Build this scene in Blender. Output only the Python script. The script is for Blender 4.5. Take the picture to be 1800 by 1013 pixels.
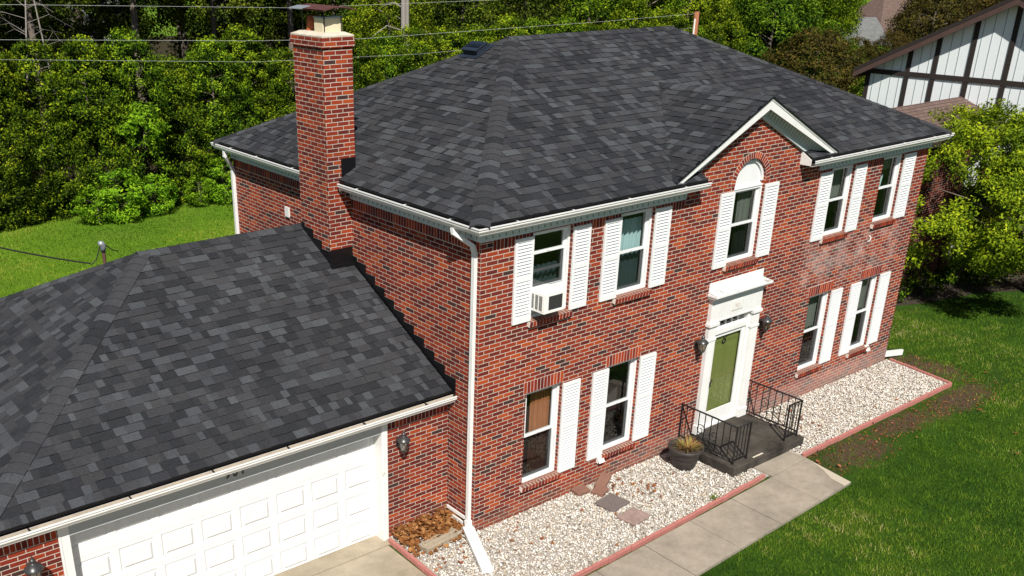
import bpy, math, random
import numpy as np
from mathutils import Vector, Matrix, noise
from mathutils.geometry import tessellate_polygon
random.seed(7); RNG = np.random.default_rng(7)
for o in list(bpy.data.objects): bpy.data.objects.remove(o)
SC = bpy.context.scene; COL = SC.collection

# ---------------------------------------------------------------- camera, light, exposure
cd = bpy.data.cameras.new("camera"); cam = bpy.data.objects.new("camera", cd); COL.objects.link(cam)
YAW, PIT, ROL = 0.6247, 0.4143, -0.0047
cy, sy, cp, sp = math.cos(YAW), math.sin(YAW), math.cos(PIT), math.sin(PIT)
fw = Vector((sy*cp, cy*cp, -sp)); rt = Vector((cy, -sy, 0)); up = rt.cross(fw)
cr, sr = math.cos(ROL), math.sin(ROL)
r2 = cr*rt + sr*up; u2 = -sr*rt + cr*up
cam.matrix_world = Matrix(((r2.x, u2.x, -fw.x, -9.4044), (r2.y, u2.y, -fw.y, -11.0673), (r2.z, u2.z, -fw.z, 9.3249), (0, 0, 0, 1)))
cd.sensor_width = 36; cd.lens = 1702.88/1800*36
cd.shift_x = 185.0/1800; cd.shift_y = 160.1/1800
cd.clip_start = 0.1; cd.clip_end = 1000
SC.camera = cam

SUN = Vector((-0.5025, -0.765, 1.0)).normalized()
ld = bpy.data.lights.new("sun", 'SUN'); ld.energy = 5.0; ld.angle = math.radians(0.5); ld.color = (1, .955, .88)
lo = bpy.data.objects.new("sun", ld); COL.objects.link(lo)
lo.rotation_euler = (-SUN).to_track_quat('-Z', 'Y').to_euler()
w = bpy.data.worlds.new("World"); SC.world = w; w.use_nodes = True
nt = w.node_tree; bg = nt.nodes['Background']; sky = nt.nodes.new('ShaderNodeTexSky'); sky.sky_type = 'NISHITA'
sky.sun_disc = False; sky.air_density = .7; sky.dust_density = .4; sky.sun_elevation = math.asin(SUN.z); sky.sun_rotation = math.atan2(SUN.x, SUN.y)
nt.links.new(sky.outputs[0], bg.inputs[0]); bg.inputs[1].default_value = 0.05
SC.view_settings.view_transform = 'Standard'; SC.view_settings.look = 'None'
SC.view_settings.exposure = 0.45; SC.view_settings.gamma = 1
SC.cycles.max_bounces = 6; SC.cycles.transparent_max_bounces = 8

# ---------------------------------------------------------------- node helpers
class NT:
    def __init__(s, name):
        s.m = bpy.data.materials.new(name); s.m.use_nodes = True; s.t = s.m.node_tree
        s.b = s.t.nodes['Principled BSDF']; s.b.inputs['Specular IOR Level'].default_value = .3
        s.out = s.t.nodes['Material Output']
    def n(s, typ, **kw):
        x = s.t.nodes.new(typ)
        for k, v in kw.items(): setattr(x, k, v)
        return x
    def L(s, a, b): s.t.links.new(a, b)
    def set(s, inp, v):
        if hasattr(v, 'is_linked') or hasattr(v, 'links'): s.L(v, inp)
        else: inp.default_value = v
    def M(s, op, a, b=0.0, c=0.0, clamp=False):
        x = s.n('ShaderNodeMath', operation=op, use_clamp=clamp)
        s.set(x.inputs[0], a); s.set(x.inputs[1], b); s.set(x.inputs[2], c); return x.outputs[0]
    def noise(s, scale, vec=None, detail=3, rough=.55, dist=0):
        x = s.n('ShaderNodeTexNoise'); x.inputs['Scale'].default_value = scale
        x.inputs['Detail'].default_value = detail; x.inputs['Roughness'].default_value = rough; x.inputs['Distortion'].default_value = dist
        s.L(vec if vec is not None else s.obj(), x.inputs['Vector']); return x.outputs['Fac']
    def obj(s):
        if not hasattr(s, '_o'): s._o = s.n('ShaderNodeTexCoord').outputs['Object']
        return s._o
    def xyz(s):
        if not hasattr(s, '_x'):
            q = s.n('ShaderNodeSeparateXYZ'); s.L(s.obj(), q.inputs[0]); s._x = q.outputs
        return s._x
    def attr(s, name='tone'):
        return s.n('ShaderNodeAttribute', attribute_name=name).outputs['Fac']
    def ramp(s, fac, stops, interp='LINEAR'):
        x = s.n('ShaderNodeValToRGB'); x.color_ramp.interpolation = interp
        e = x.color_ramp.elements
        while len(e) < len(stops): e.new(.5)
        for i, (p, c) in enumerate(stops): e[i].position = p; e[i].color = (*c, 1) if len(c) == 3 else c
        s.L(fac, x.inputs[0]); return x.outputs[0]
    def mix(s, fac, a, b, typ='MIX'):
        x = s.n('ShaderNodeMix', data_type='RGBA', blend_type=typ)
        s.set(x.inputs[0], fac)
        for i, v in ((6, a), (7, b)):
            if isinstance(v, tuple): x.inputs[i].default_value = (*v, 1) if len(v) == 3 else v
            else: s.L(v, x.inputs[i])
        return x.outputs[2]
    def bump(s, h, st=.5, d=.01):
        x = s.n('ShaderNodeBump'); x.inputs['Strength'].default_value = st; x.inputs['Distance'].default_value = d
        s.L(h, x.inputs['Height']); s.L(x.outputs[0], s.b.inputs['Normal'])
    def base(s, c, rough=.7, spec=None, metal=None):
        i = s.b.inputs['Base Color']
        if isinstance(c, tuple): i.default_value = (*c, 1)
        else: s.L(c, i)
        s.set(s.b.inputs['Roughness'], rough)
        if spec is not None: s.b.inputs['Specular IOR Level'].default_value = spec
        if metal is not None: s.b.inputs['Metallic'].default_value = metal
        return s.m

def simple(name, c, rough=.6, var=.12, scale=6, spec=.3, metal=0, bump=0, bscale=60):
    q = NT(name); n = q.noise(scale, detail=5, rough=.65)
    f = q.M('MULTIPLY_ADD', n, 2*var, 1-var)
    col = q.mix(1.0, c, q.ramp(f, [(0, (0, 0, 0)), (1, (1, 1, 1))]), 'MULTIPLY')
    # brightness variation about the base colour
    v = q.n('ShaderNodeHueSaturation'); q.L(f, v.inputs['Value']); v.inputs['Color'].default_value = (*c, 1)
    q.base(v.outputs[0], rough, spec, metal)
    if bump: q.bump(q.noise(bscale, detail=4), bump, .01)
    return q.m

BH, BM = 0.07441, 0.2345      # brick course and module
def brick_mat(name='red_brick', dark=1.0, wash=False):
    q = NT(name); X, Y, Z = q.xyz()[0], q.xyz()[1], q.xyz()[2]
    g = q.n('ShaderNodeNewGeometry'); s = q.n('ShaderNodeSeparateXYZ'); q.L(g.outputs['Normal'], s.inputs[0])
    side = q.M('GREATER_THAN', q.M('ABSOLUTE', s.outputs[0]), .6)
    top = q.M('GREATER_THAN', q.M('ABSOLUTE', s.outputs[2]), .7)
    u = q.M('ADD', q.M('MULTIPLY', X, q.M('SUBTRACT', 1, side)), q.M('MULTIPLY', q.M('ADD', Y, .117), side))
    v = q.M('ADD', q.M('MULTIPLY', Z, q.M('SUBTRACT', 1, top)), q.M('MULTIPLY', Y, top))
    wob = q.noise(9, detail=2)
    v = q.M('ADD', v, q.M('MULTIPLY', q.M('SUBTRACT', wob, .5), .006))
    vv = q.M('DIVIDE', q.M('ADD', v, 10*BH), BH); row = q.M('FLOOR', vv); fv = q.M('FRACT', vv)
    uu = q.M('ADD', q.M('DIVIDE', u, BM), q.M('ADD', 100, q.M('MULTIPLY', q.M('MODULO', row, 2), .5)))
    col = q.M('FLOOR', uu); fu = q.M('FRACT', uu)
    du = q.M('MULTIPLY', q.M('MINIMUM', fu, q.M('SUBTRACT', 1, fu)), BM)
    dv = q.M('MULTIPLY', q.M('MINIMUM', fv, q.M('SUBTRACT', 1, fv)), BH)
    d = q.M('MINIMUM', du, dv)
    d = q.M('ADD', d, q.M('MULTIPLY', q.M('SUBTRACT', q.noise(60, detail=3), .5), .005))
    mr = q.n('ShaderNodeMapRange', interpolation_type='SMOOTHSTEP'); q.L(d, mr.inputs[0])
    mr.inputs[1].default_value = .0044; mr.inputs[2].default_value = .0070
    face = mr.outputs[0]
    cv = q.n('ShaderNodeCombineXYZ'); q.L(col, cv.inputs[0]); q.L(row, cv.inputs[1]); q.L(side, cv.inputs[2])
    wn = q.n('ShaderNodeTexWhiteNoise', noise_dimensions='3D'); q.L(cv.outputs[0], wn.inputs['Vector'])
    br = brick_ramp(q, wn.outputs['Value'])
    br = q.mix(q.M('MULTIPLY', q.noise(34, detail=6, rough=.7), .14), br, (.36, .09, .04))
    fine = q.noise(180, detail=3)
    br = q.mix(q.M('MULTIPLY', fine, .22), br, (.06, .015, .012))
    mort = q.mix(q.noise(7, detail=4), (.40, .35, .29), (.66, .60, .52))
    c = q.mix(face, mort, br)
    # white salt bloom under two upper windows and a pale band near the ground at the right end
    def box(v, a, b, w):
        m1 = q.n('ShaderNodeMapRange', interpolation_type='SMOOTHSTEP'); q.L(v, m1.inputs[0]); m1.inputs[1].default_value = a-w; m1.inputs[2].default_value = a+w
        m2 = q.n('ShaderNodeMapRange', interpolation_type='SMOOTHSTEP'); q.L(v, m2.inputs[0]); m2.inputs[1].default_value = b-w; m2.inputs[2].default_value = b+w
        return q.M('MULTIPLY', m1.outputs[0], q.M('SUBTRACT', 1, m2.outputs[0]))
    if wash:
        b1 = q.M('MULTIPLY', box(X, 8.9, 12.6, .25), box(Z, 2.7, 3.72, .3))
        n1 = q.ramp(q.noise(1.7, detail=5, rough=.7), [(.44, (0, 0, 0)), (.66, (1, 1, 1))])
        st = q.M('MULTIPLY', q.M('MULTIPLY', b1, n1), q.M('MULTIPLY', q.noise(11, detail=5, rough=.8), .85))
        b2 = q.M('MULTIPLY', box(Z, -.5, .42, .2), q.M('MULTIPLY', box(X, 5.0, 20, 3.0), .30))
        st = q.M('MAXIMUM', st, q.M('MULTIPLY', b2, q.M('ADD', q.noise(3), .3)))
        c = q.mix(st, c, (.62, .52, .47))
    # broad weathering
    wz = q.ramp(q.noise(.8, detail=5), [(.3, (.80, .80, .82)), (.7, (1.08, 1.05, 1.02))])
    c = q.mix(1.0, c, wz, 'MULTIPLY')
    mp = q.n('ShaderNodeMapping'); mp.inputs['Scale'].default_value = (2.2, 2.2, .28); q.L(q.obj(), mp.inputs[0])
    c = q.mix(q.M('MULTIPLY', q.ramp(q.noise(1.0, vec=mp.outputs[0], detail=6, rough=.7), [(.52, (0, 0, 0)), (.72, (1, 1, 1))]), .18), c, (.10, .045, .03))
    c = q.mix(q.M('MULTIPLY', q.M('MULTIPLY', box(Z, -1, .22, .16), q.noise(2.5, detail=6, rough=.7)), .55), c, (.20, .13, .09))
    if dark < 1: c = q.mix(1.0, c, (dark, dark, dark), 'MULTIPLY')
    q.base(c, .85, .2)
    q.bump(q.M('ADD', q.M('MULTIPLY', face, 1.0), q.M('MULTIPLY', fine, .25)), .8, .007)
    return q.m
def brick_ramp(q, v):
    return q.ramp(v, [(0, (.026, .020, .022)), (.03, (.030, .022, .024)), (.036, (.085, .011, .010)), (.25, (.125, .0135, .0095)), (.45, (.20, .020, .0095)), (.70, (.262, .030, .0095)), (.86, (.33, .046, .011)), (1, (.41, .072, .014))])
def brick_unit_mat(name='brick_unit'):
    q = NT(name); c = brick_ramp(q, q.attr()); 
    c = q.mix(q.M('MULTIPLY', q.noise(30, detail=6, rough=.7), .14), c, (.36, .09, .04))
    gg = q.n('ShaderNodeNewGeometry'); sp = q.n('ShaderNodeSeparateXYZ'); q.L(gg.outputs['Normal'], sp.inputs[0])
    c = q.mix(q.M('MULTIPLY', q.M('GREATER_THAN', sp.outputs[2], .7), .75), c, (.17, .105, .075))
    mortar = q.M('LESS_THAN', q.attr(), -.5)
    c = q.mix(mortar, c, (.66, .60, .53))
    q.base(c, .85, .2); q.bump(q.noise(120, detail=4), .4, .006); return q.m
def shingle_mat(name='asphalt_shingle'):
    q = NT(name)
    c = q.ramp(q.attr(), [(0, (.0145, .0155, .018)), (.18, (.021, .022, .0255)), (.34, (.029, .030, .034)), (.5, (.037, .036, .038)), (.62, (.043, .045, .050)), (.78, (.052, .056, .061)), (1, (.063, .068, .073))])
    sp = q.noise(230, detail=2, rough=.6)
    c = q.mix(q.M('MULTIPLY', q.ramp(sp, [(.52, (0, 0, 0)), (.72, (1, 1, 1))]), .40), c, (.12, .125, .13))
    c = q.mix(q.M('MULTIPLY', q.ramp(sp, [(.28, (1, 1, 1)), (.46, (0, 0, 0))]), .45), c, (.008, .008, .010))
    c = q.mix(1.0, c, q.ramp(q.noise(34, detail=5, rough=.8), [(.3, (.66, .66, .67)), (.7, (1.3, 1.3, 1.3))]), 'MULTIPLY')
    bl = q.ramp(q.noise(.55, detail=4), [(.3, (.86, .86, .88)), (.7, (1.12, 1.12, 1.12))])
    c = q.mix(1.0, c, bl, 'MULTIPLY')
    q.base(c, .93, .18); q.bump(sp, .7, .004); return q.m
def leaf_mat(name, stops, trans=.25, var=.13):
    q = NT(name); c = q.ramp(q.attr(), stops)
    oi = q.n('ShaderNodeObjectInfo').outputs['Random']; hs = q.n('ShaderNodeHueSaturation'); q.L(c, hs.inputs['Color'])
    q.L(q.M('MULTIPLY_ADD', oi, var*2, 1-var), hs.inputs['Value']); q.L(q.M('MULTIPLY_ADD', q.M('FRACT', q.M('MULTIPLY', oi, 7.3)), .05*min(1, var*4), .5-.025*min(1, var*4)), hs.inputs['Hue']); c = hs.outputs[0]
    q.base(c, .6, .06)
    tr = q.n('ShaderNodeBsdfTranslucent'); q.L(c, tr.inputs[0])
    mx = q.n('ShaderNodeMixShader'); mx.inputs[0].default_value = trans
    q.L(q.b.outputs[0], mx.inputs[1]); q.L(tr.outputs[0], mx.inputs[2]); q.L(mx.outputs[0], q.out.inputs[0]); return q.m
def glass_mat(name='window_glass', tint=(.78, .82, .82), amt=.05):
    q = NT(name); t = q.n('ShaderNodeBsdfTransparent'); t.inputs[0].default_value = (*tint, 1)
    g = q.n('ShaderNodeBsdfGlossy'); g.inputs['Roughness'].default_value = .03
    g_ = q.n('ShaderNodeNewGeometry'); dt = q.n('ShaderNodeVectorMath', operation='DOT_PRODUCT'); q.L(g_.outputs['Normal'], dt.inputs[0]); q.L(g_.outputs['Incoming'], dt.inputs[1])
    fr_ = q.M('MULTIPLY_ADD', q.M('POWER', q.M('SUBTRACT', 1, q.M('ABSOLUTE', dt.outputs['Value'])), 5), .9, .05)
    mx = q.n('ShaderNodeMixShader'); q.L(q.M('ADD', fr_, amt, clamp=True), mx.inputs[0]); q.L(t.outputs[0], mx.inputs[1]); q.L(g.outputs[0], mx.inputs[2])
    q.L(mx.outputs[0], q.out.inputs[0]); return q.m

M = {}
M['brick'] = brick_mat('red_brick', wash=True)
M['unit'] = brick_unit_mat()
M['shingle'] = shingle_mat()
M['white'] = simple('white_paint', (.70, .70, .68), .5, .12, 5)
M['vinyl'] = simple('white_vinyl', (.70, .71, .71), .45, .08, 4)
M['trim'] = simple('aged_white_trim', (.50, .54, .54), .55, .10, 4)
M['gutter'] = simple('gutter_aluminium', (.72, .72, .70), .4, .14, 3, spec=.5)
M['linerdark'] = simple('dark_gutter_liner', (.035, .03, .026), .8, .5, 9)  # near-black lining colour for gutter troughs
M['debris'] = simple('gutter_grime', (.46, .40, .32), .9, .4, 9)
M['flash'] = simple('black_flashing', (.006, .006, .007), .35, .3, 8, spec=.4)
M['iron'] = simple('black_iron', (.012, .012, .013), .4, .3, 10, spec=.5)
M['lampmetal'] = simple('lamp_metal', (.035, .035, .036), .35, .4, 30, spec=.6)
M['lampglass'] = glass_mat('lamp_glass', (.75, .70, .60), .25)
M['bulb'] = simple('lamp_bulb', (.7, .66, .55), .4, .05)
M['glass'] = glass_mat()
q_ = NT('louvre_shaded_white'); q_.base(q_.mix(q_.attr(), (.70, .71, .71), (.42, .43, .45)), .5, .3); M['louvre'] = q_.m  # second tone paints shade onto the slat undersides
M['screen'] = glass_mat('insect_screen', (.30, .31, .32), .02)
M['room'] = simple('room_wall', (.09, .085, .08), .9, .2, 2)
M['curtain_white'] = simple('teal_white_curtain', (.42, .58, .58), .9, .06)
M['curtain_orange'] = simple('rust_curtain', (.40, .15, .06), .9, .15)
M['blind'] = simple('dark_blind', (.16, .17, .15), .7, .1)
M['door'] = simple('olive_door', (.17, .205, .055), .4, .06, 3)
M['soffit'] = M['trim']
M['grey'] = simple('grey_rubber', (.10, .10, .10), .6, .3, 10)
M['tin'] = simple('rusty_tin', (.085, .030, .022), .6, .5, 12, spec=.5)
M['galv'] = simple('galvanised', (.33, .36, .38), .4, .25, 14, spec=.6, metal=.4)
M['clay'] = simple('clay_flue', (.42, .11, .045), .8, .15, 10)
M['cream'] = simple('cream_render', (.66, .58, .40), .85, .08, 5)
M['crown'] = simple('mortar_crown', (.52, .47, .38), .9, .3, 8, bump=.4)
M['concrete'] = None
M['stone_red'] = simple('red_concrete_stone', (.20, .105, .075), .9, .25, 12, bump=.5)
M['stone_grey'] = simple('flat_grey_slab', (.14, .115, .105), .9, .25, 14, bump=.5)
M['stone_pink'] = simple('pink_stone', (.27, .19, .165), .9, .5, 9, bump=.6)
M['edging'] = simple('pink_edging', (.40, .155, .13), .85, .2, 7, bump=.3)
M['pot'] = simple('dark_pot', (.042, .036, .033), .5, .25, 8)
M['soil'] = simple('soil', (.05, .035, .025), 1, .4, 30, bump=1)
M['ac'] = simple('ac_white', (.74, .74, .70), .5, .05, 5)
M['acgrille'] = simple('ac_grille', (.045, .045, .045), .6, .3, 60)
M['bark'] = simple('bark', (.15, .12, .10), .95, .4, 12, bump=1, bscale=30)
M['deadwood'] = simple('dead_wood', (.26, .235, .21), .9, .3, 12, bump=1, bscale=30)
M['wire'] = simple('wire', (.45, .45, .45), .5, .1)
M['wireblack'] = simple('wire_black', (.02, .02, .02), .5, .1)
M['timber'] = simple('dark_timber', (.032, .024, .022), .8, .4, 14, bump=.5)
M['fascia_brown'] = simple('brown_fascia', (.085, .050, .042), .8, .3, 6)
M['stucco'] = simple('white_board', (.80, .84, .85), .8, .06, 6, bump=.2)
M['roofbrown'] = None
M['fence'] = simple('brown_fence', (.075, .045, .035), .9, .4, 8, bump=.4)

def concrete_mat(name, a, b, stain=.5):
    q = NT(name); n1 = q.noise(.9, detail=6, rough=.7); n2 = q.noise(60, detail=5, rough=.75); n3 = q.noise(5, detail=6, rough=.7)
    c = q.mix(q.ramp(n1, [(.35, (0, 0, 0)), (.65, (1, 1, 1))]), a, b)
    c = q.mix(q.M('MULTIPLY', q.ramp(n3, [(.45, (0, 0, 0)), (.85, (1, 1, 1))]), stain*.7), c, (.085, .072, .055)); c = q.mix(q.M('MULTIPLY', q.ramp(q.noise(1.3, detail=10, rough=.85), [(.46, (0, 0, 0)), (.74, (1, 1, 1))]), stain*.9), c, (.11, .095, .07))
    c = q.mix(q.M('MULTIPLY', q.ramp(n2, [(.5, (0, 0, 0)), (.7, (1, 1, 1))]), .35), c, (.08, .07, .06))
    t = q.attr(); c = q.mix(t, c, (.48, .42, .33))
    q.base(c, .92, .2); q.bump(n2, .5, .010); return q.m
M['concrete'] = concrete_mat('walk_concrete', (.27, .235, .185), (.37, .32, .255), .5)
M['driveway'] = concrete_mat('driveway_concrete', (.30, .25, .18), (.40, .34, .25), .35)
M['stoop'] = concrete_mat('stained_dark_concrete', (.007, .0065, .006), (.082, .072, .060), .4)
def roof2(name, a, b):
    q = NT(name); bt = q.n('ShaderNodeTexBrick'); q.L(q.obj(), bt.inputs['Vector']); bt.inputs['Scale'].default_value = 1
    bt.inputs['Brick Width'].default_value = .35; bt.inputs['Row Height'].default_value = .14; bt.inputs['Mortar Size'].default_value = .012
    bt.inputs['Color1'].default_value = (*a, 1); bt.inputs['Color2'].default_value = (*b, 1); bt.inputs['Mortar'].default_value = (a[0]*.4, a[1]*.4, a[2]*.4, 1)
    c = q.mix(q.M('MULTIPLY', q.noise(40, detail=4), .4), bt.outputs[0], (a[0]*.5, a[1]*.5, a[2]*.5))
    q.base(c, .95, .15); return q.m
M['roofbrown'] = roof2('brown_shingle', (.135, .090, .078), (.18, .125, .105))
M['roofgrey'] = roof2('grey_shingle', (.15, .155, .155), (.21, .215, .21))

# ---------------------------------------------------------------- mesh helpers
class MB:
    def __init__(s): s.v = []; s.f = []; s.t = []
    def poly(s, pts, tone=0.0):
        i = len(s.v); s.v += [tuple(p) for p in pts]; s.f.append(tuple(range(i, i+len(pts)))); s.t.append(tone); return s
    def box(s, x0, x1, y0, y1, z0, z1, tone=0.0):
        a = [(x0, y0, z0), (x1, y0, z0), (x1, y1, z0), (x0, y1, z0), (x0, y0, z1), (x1, y0, z1), (x1, y1, z1), (x0, y1, z1)]
        i = len(s.v); s.v += a
        for f in ((3, 2, 1, 0), (4, 5, 6, 7), (0, 1, 5, 4), (1, 2, 6, 5), (2, 3, 7, 6), (3, 0, 4, 7)):
            s.f.append(tuple(i+k for k in f)); s.t.append(tone)
        return s
    def obox(s, c, ax, ay, az, tone=0.0):   # oriented box: centre and three half-axis vectors
        c = Vector(c); ax = Vector(ax); ay = Vector(ay); az = Vector(az); i = len(s.v)
        for k in (-1, 1):
            for p, r in ((-1, -1), (1, -1), (1, 1), (-1, 1)): s.v.append(tuple(c+p*ax+r*ay+k*az))
        for f in ((3, 2, 1, 0), (4, 5, 6, 7), (0, 1, 5, 4), (1, 2, 6, 5), (2, 3, 7, 6), (3, 0, 4, 7)):
            s.f.append(tuple(i+k for k in f)); s.t.append(tone)
        return s
    def sweep(s, prof, p0, p1, A, B, tone=0.0, caps=True, m0=0, m1=0):
        # profile (a,b) pairs swept from p0 to p1; m0/m1 = mitre shift along the path per unit a
        p0 = Vector(p0); p1 = Vector(p1); A = Vector(A); B = Vector(B); d = (p1-p0).normalized(); i = len(s.v); n = len(prof)
        for p, m in ((p0, m0), (p1, m1)):
            for a, b in prof: s.v.append(tuple(p + A*a + B*b + d*(m*a)))
        for k in range(n):
            j = (k+1) % n; s.f.append((i+k, i+j, i+n+j, i+n+k)); s.t.append(tone)
        if caps:
            s.f.append(tuple(i+k for k in reversed(range(n)))); s.t.append(tone)
            s.f.append(tuple(i+n+k for k in range(n))); s.t.append(tone)
        return s
    def tube(s, pts, r, seg=8, tone=0.0, caps=True):
        pts = [Vector(p) for p in pts]; rs = r if isinstance(r, (list, tuple)) else [r]*len(pts); i = len(s.v); prev = None
        for k, p in enumerate(pts):
            d = (pts[min(k+1, len(pts)-1)]-pts[max(k-1, 0)]).normalized()
            a = prev if prev is not None else (Vector((0, 0, 1)) if abs(d.z) < .9 else Vector((1, 0, 0)))
            b = d.cross(a).normalized(); a = b.cross(d).normalized(); prev = a
            for q in range(seg):
                t = 2*math.pi*(q+.5)/seg; s.v.append(tuple(p+(a*math.cos(t)+b*math.sin(t))*rs[k]))
        for k in range(len(pts)-1):
            for q in range(seg):
                j = (q+1) % seg; s.f.append((i+k*seg+q, i+k*seg+j, i+(k+1)*seg+j, i+(k+1)*seg+q)); s.t.append(tone)
        if caps:
            s.f.append(tuple(i+q for q in reversed(range(seg)))); s.t.append(tone)
            s.f.append(tuple(i+(len(pts)-1)*seg+q for q in range(seg))); s.t.append(tone)
        return s
    def lathe(s, prof, c=(0, 0, 0), seg=20, tone=0.0):
        i = len(s.v); c = Vector(c)
        for r, z in prof:
            for q in range(seg):
                t = 2*math.pi*q/seg; s.v.append((c.x+r*math.cos(t), c.y+r*math.sin(t), c.z+z))
        for k in range(len(prof)-1):
            for q in range(seg):
                j = (q+1) % seg; s.f.append((i+k*seg+q, i+k*seg+j, i+(k+1)*seg+j, i+(k+1)*seg+q)); s.t.append(tone)
        return s
    def build(s, name, m, parent=None, smooth=False, bevel=0):
        me = bpy.data.meshes.new(name); me.from_pydata(s.v, [], s.f)
        a = me.attributes.new('tone', 'FLOAT', 'FACE'); a.data.foreach_set('value', s.t)
        me.materials.append(M[m] if isinstance(m, str) else m)
        if smooth: me.polygons.foreach_set('use_smooth', [True]*len(me.polygons))
        me.update(); o = bpy.data.objects.new(name, me); COL.objects.link(o)
        if parent: o.parent = parent
        if bevel:
            b = o.modifiers.new('bevel', 'BEVEL'); b.width = bevel; b.segments = 2; b.limit_method = 'ANGLE'
        return o
def mesh_np(name, V, F, tone, m, parent=None, smooth=False):
    me = bpy.data.meshes.new(name); k = F.shape[1]
    me.vertices.add(len(V)); me.vertices.foreach_set('co', np.asarray(V, np.float32).ravel())
    me.loops.add(F.size); me.loops.foreach_set('vertex_index', F.astype(np.int32).ravel())
    me.polygons.add(len(F)); me.polygons.foreach_set('loop_start', np.arange(0, F.size, k, dtype=np.int32))
    me.update(calc_edges=True)
    a = me.attributes.new('tone', 'FLOAT', 'FACE'); a.data.foreach_set('value', np.asarray(tone, np.float32))
    if smooth: me.polygons.foreach_set('use_smooth', np.ones(len(F), bool))
    me.materials.append(M[m] if isinstance(m, str) else m)
    o = bpy.data.objects.new(name, me); COL.objects.link(o)
    if parent: o.parent = parent
    return o
def thing(name, label, cat, loc=(0, 0, 0), group=None, rz=0):
    o = bpy.data.objects.new(name, None); COL.objects.link(o); o.location = loc; o.rotation_euler = (0, 0, rz); o.empty_display_size = .2
    return tag(o, label, cat, group)
def tag(o, label, cat, group=None, kind=None):
    o['label'] = label; o['category'] = cat
    if group: o['group'] = group
    if kind: o['kind'] = kind
    return o
def setting(o, kind='structure', label=None, cat=None):
    o['kind'] = kind
    if label: o['label'] = label
    if cat: o['category'] = cat
    return o
def copy_tree(o, loc=None, rz=None, sc=None, label=None, group=None):
    c = o.copy(); COL.objects.link(c)
    if loc is not None: c.location = loc
    if rz is not None: c.rotation_euler = (0, 0, rz)
    if sc is not None: c.scale = sc
    if label: c['label'] = label
    if group: c['group'] = group
    for ch in list(o.children):
        d = ch.copy(); COL.objects.link(d); d.parent = c
        for g in list(ch.children):
            e = g.copy(); COL.objects.link(e); e.parent = d
    return c
def text_obj(name, s, size, loc, rot, m, parent, ext=.004, offset=0):
    cu = bpy.data.curves.new(name, 'FONT'); cu.body = s; cu.size = size; cu.extrude = ext; cu.align_x = 'CENTER'; cu.offset = offset
    t = bpy.data.objects.new(name, cu); COL.objects.link(t); bpy.context.view_layer.update()
    me = bpy.data.meshes.new_from_object(t.evaluated_get(bpy.context.evaluated_depsgraph_get()))
    bpy.data.objects.remove(t); me.materials.clear(); me.materials.append(M[m])
    o = bpy.data.objects.new(name, me); COL.objects.link(o); o.location = loc; o.rotation_euler = rot; o.parent = parent; return o

# ---------------------------------------------------------------- house dimensions
W, D = 13.207, 8.438
OV = .339; ZG = 5.57; ZF = 5.248; ZS = 5.06; SL = .486
ZR = ZG + SL*(D/2+OV)
GY, GOV, GZ, GSL = .763, .50, 2.46, .50       # garage front, gutter line, eave height, slope
GRY = 4.79; GZR = GZ + GSL*(GRY-GOV); GX0 = -7.52; GXE = -7.77; GBK = 2*GRY-GOV
CY0_, CY1_ = 3.684, 4.70
house = thing('brick_house', 'two storey red brick house with dark shingle roof, white shutters and attached garage', 'house')

# ---------------------------------------------------------------- walls
def wall(name, outer, holes, plane, at, depth, m='brick', flip=False):
    """outer/holes are 2D loops (u,z); plane 'x' -> wall at x=at running along y, 'y' -> wall at y=at running along x."""
    mb = MB(); P = (lambda u, z, d=0: (u, at+d, z)) if plane == 'y' else (lambda u, z, d=0: (at+d, u, z))
    loops = [[Vector((u, z, 0)) for u, z in l] for l in [outer]+holes]
    flat = [p for l in loops for p in l]
    for t in tessellate_polygon(loops):
        a, b, c = (flat[i] for i in t)
        mb.poly([P(q.x, q.y) for q in (a, b, c)])
    for l in holes:
        n = len(l)
        for i in range(n):
            (u0, z0), (u1, z1) = l[i], l[(i+1) % n]
            mb.poly([P(u0, z0), P(u1, z1), P(u1, z1, depth), P(u0, z0, depth)])
    return mb.build(name, m, house)
S = 1.1
def R(x0, x1, z0, z1): return [(x0, z0), (x1, z0), (x1, z1), (x0, z1)]
lower = [(1.0, 1.775, .53, 2.168), (2.835, 3.60, .55, 2.165), (8.52, 9.262, .605, 2.222), (10.34, 11.05, .60, 2.232)]
upper = [(.988, 1.797, 3.40, 4.745), (2.84, 3.628, 3.385, 4.745), (8.56, 9.342, 3.42, 4.75), (10.325, 11.088, 3.43, 4.75)]
lower = [tuple(v*S for v in q) for q in lower]; upper = [tuple(v*S for v in q) for q in upper]
AX0, AX1, AZ0, AZ1 = 5.63*S, 6.49*S, 3.415*S, 4.80*S
AC_, AR = (AX0+AX1)/2, (AX1-AX0)/2
arch = [(AX0, AZ0), (AX1, AZ0)] + [(AC_+AR*math.cos(t), AZ1+AR*math.sin(t)) for t in np.linspace(0, math.pi, 19)]
DX0, DX1, DZ0, DZ1 = 6.02, 7.32, .2, 2.96
holes = [R(*q) for q in lower] + [R(*q) for q in upper] + [arch, R(DX0, DX1, DZ0, DZ1)]
GC, GW, GSLP = 6.62, 2.44, .51        # small front gable
RY = -.24; GAPZ = 6.893; GEZ = GAPZ-GSLP*GW
gable_top = GAPZ - .16
outer = [(0, -.3), (W, -.3), (W, 5.5), (9.03, 5.5), (GC, gable_top), (4.21, 5.5), (0, 5.5)]
fw_ = wall('front_wall', outer, holes, 'y', 0, .13)
wall('side_wall', [(0, -.3), (D, -.3), (D, 5.5), (0, 5.5)], [], 'x', 0, .1)['label'] = 'left brick side wall above the garage roof'
wall('side_wall', [(0, -.3), (D, -.3), (D, 5.5), (0, 5.5)], [], 'x', W, .1)
wall('back_wall', [(0, -.3), (W, -.3), (W, 5.5), (0, 5.5)], [], 'y', D, .1)
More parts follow.
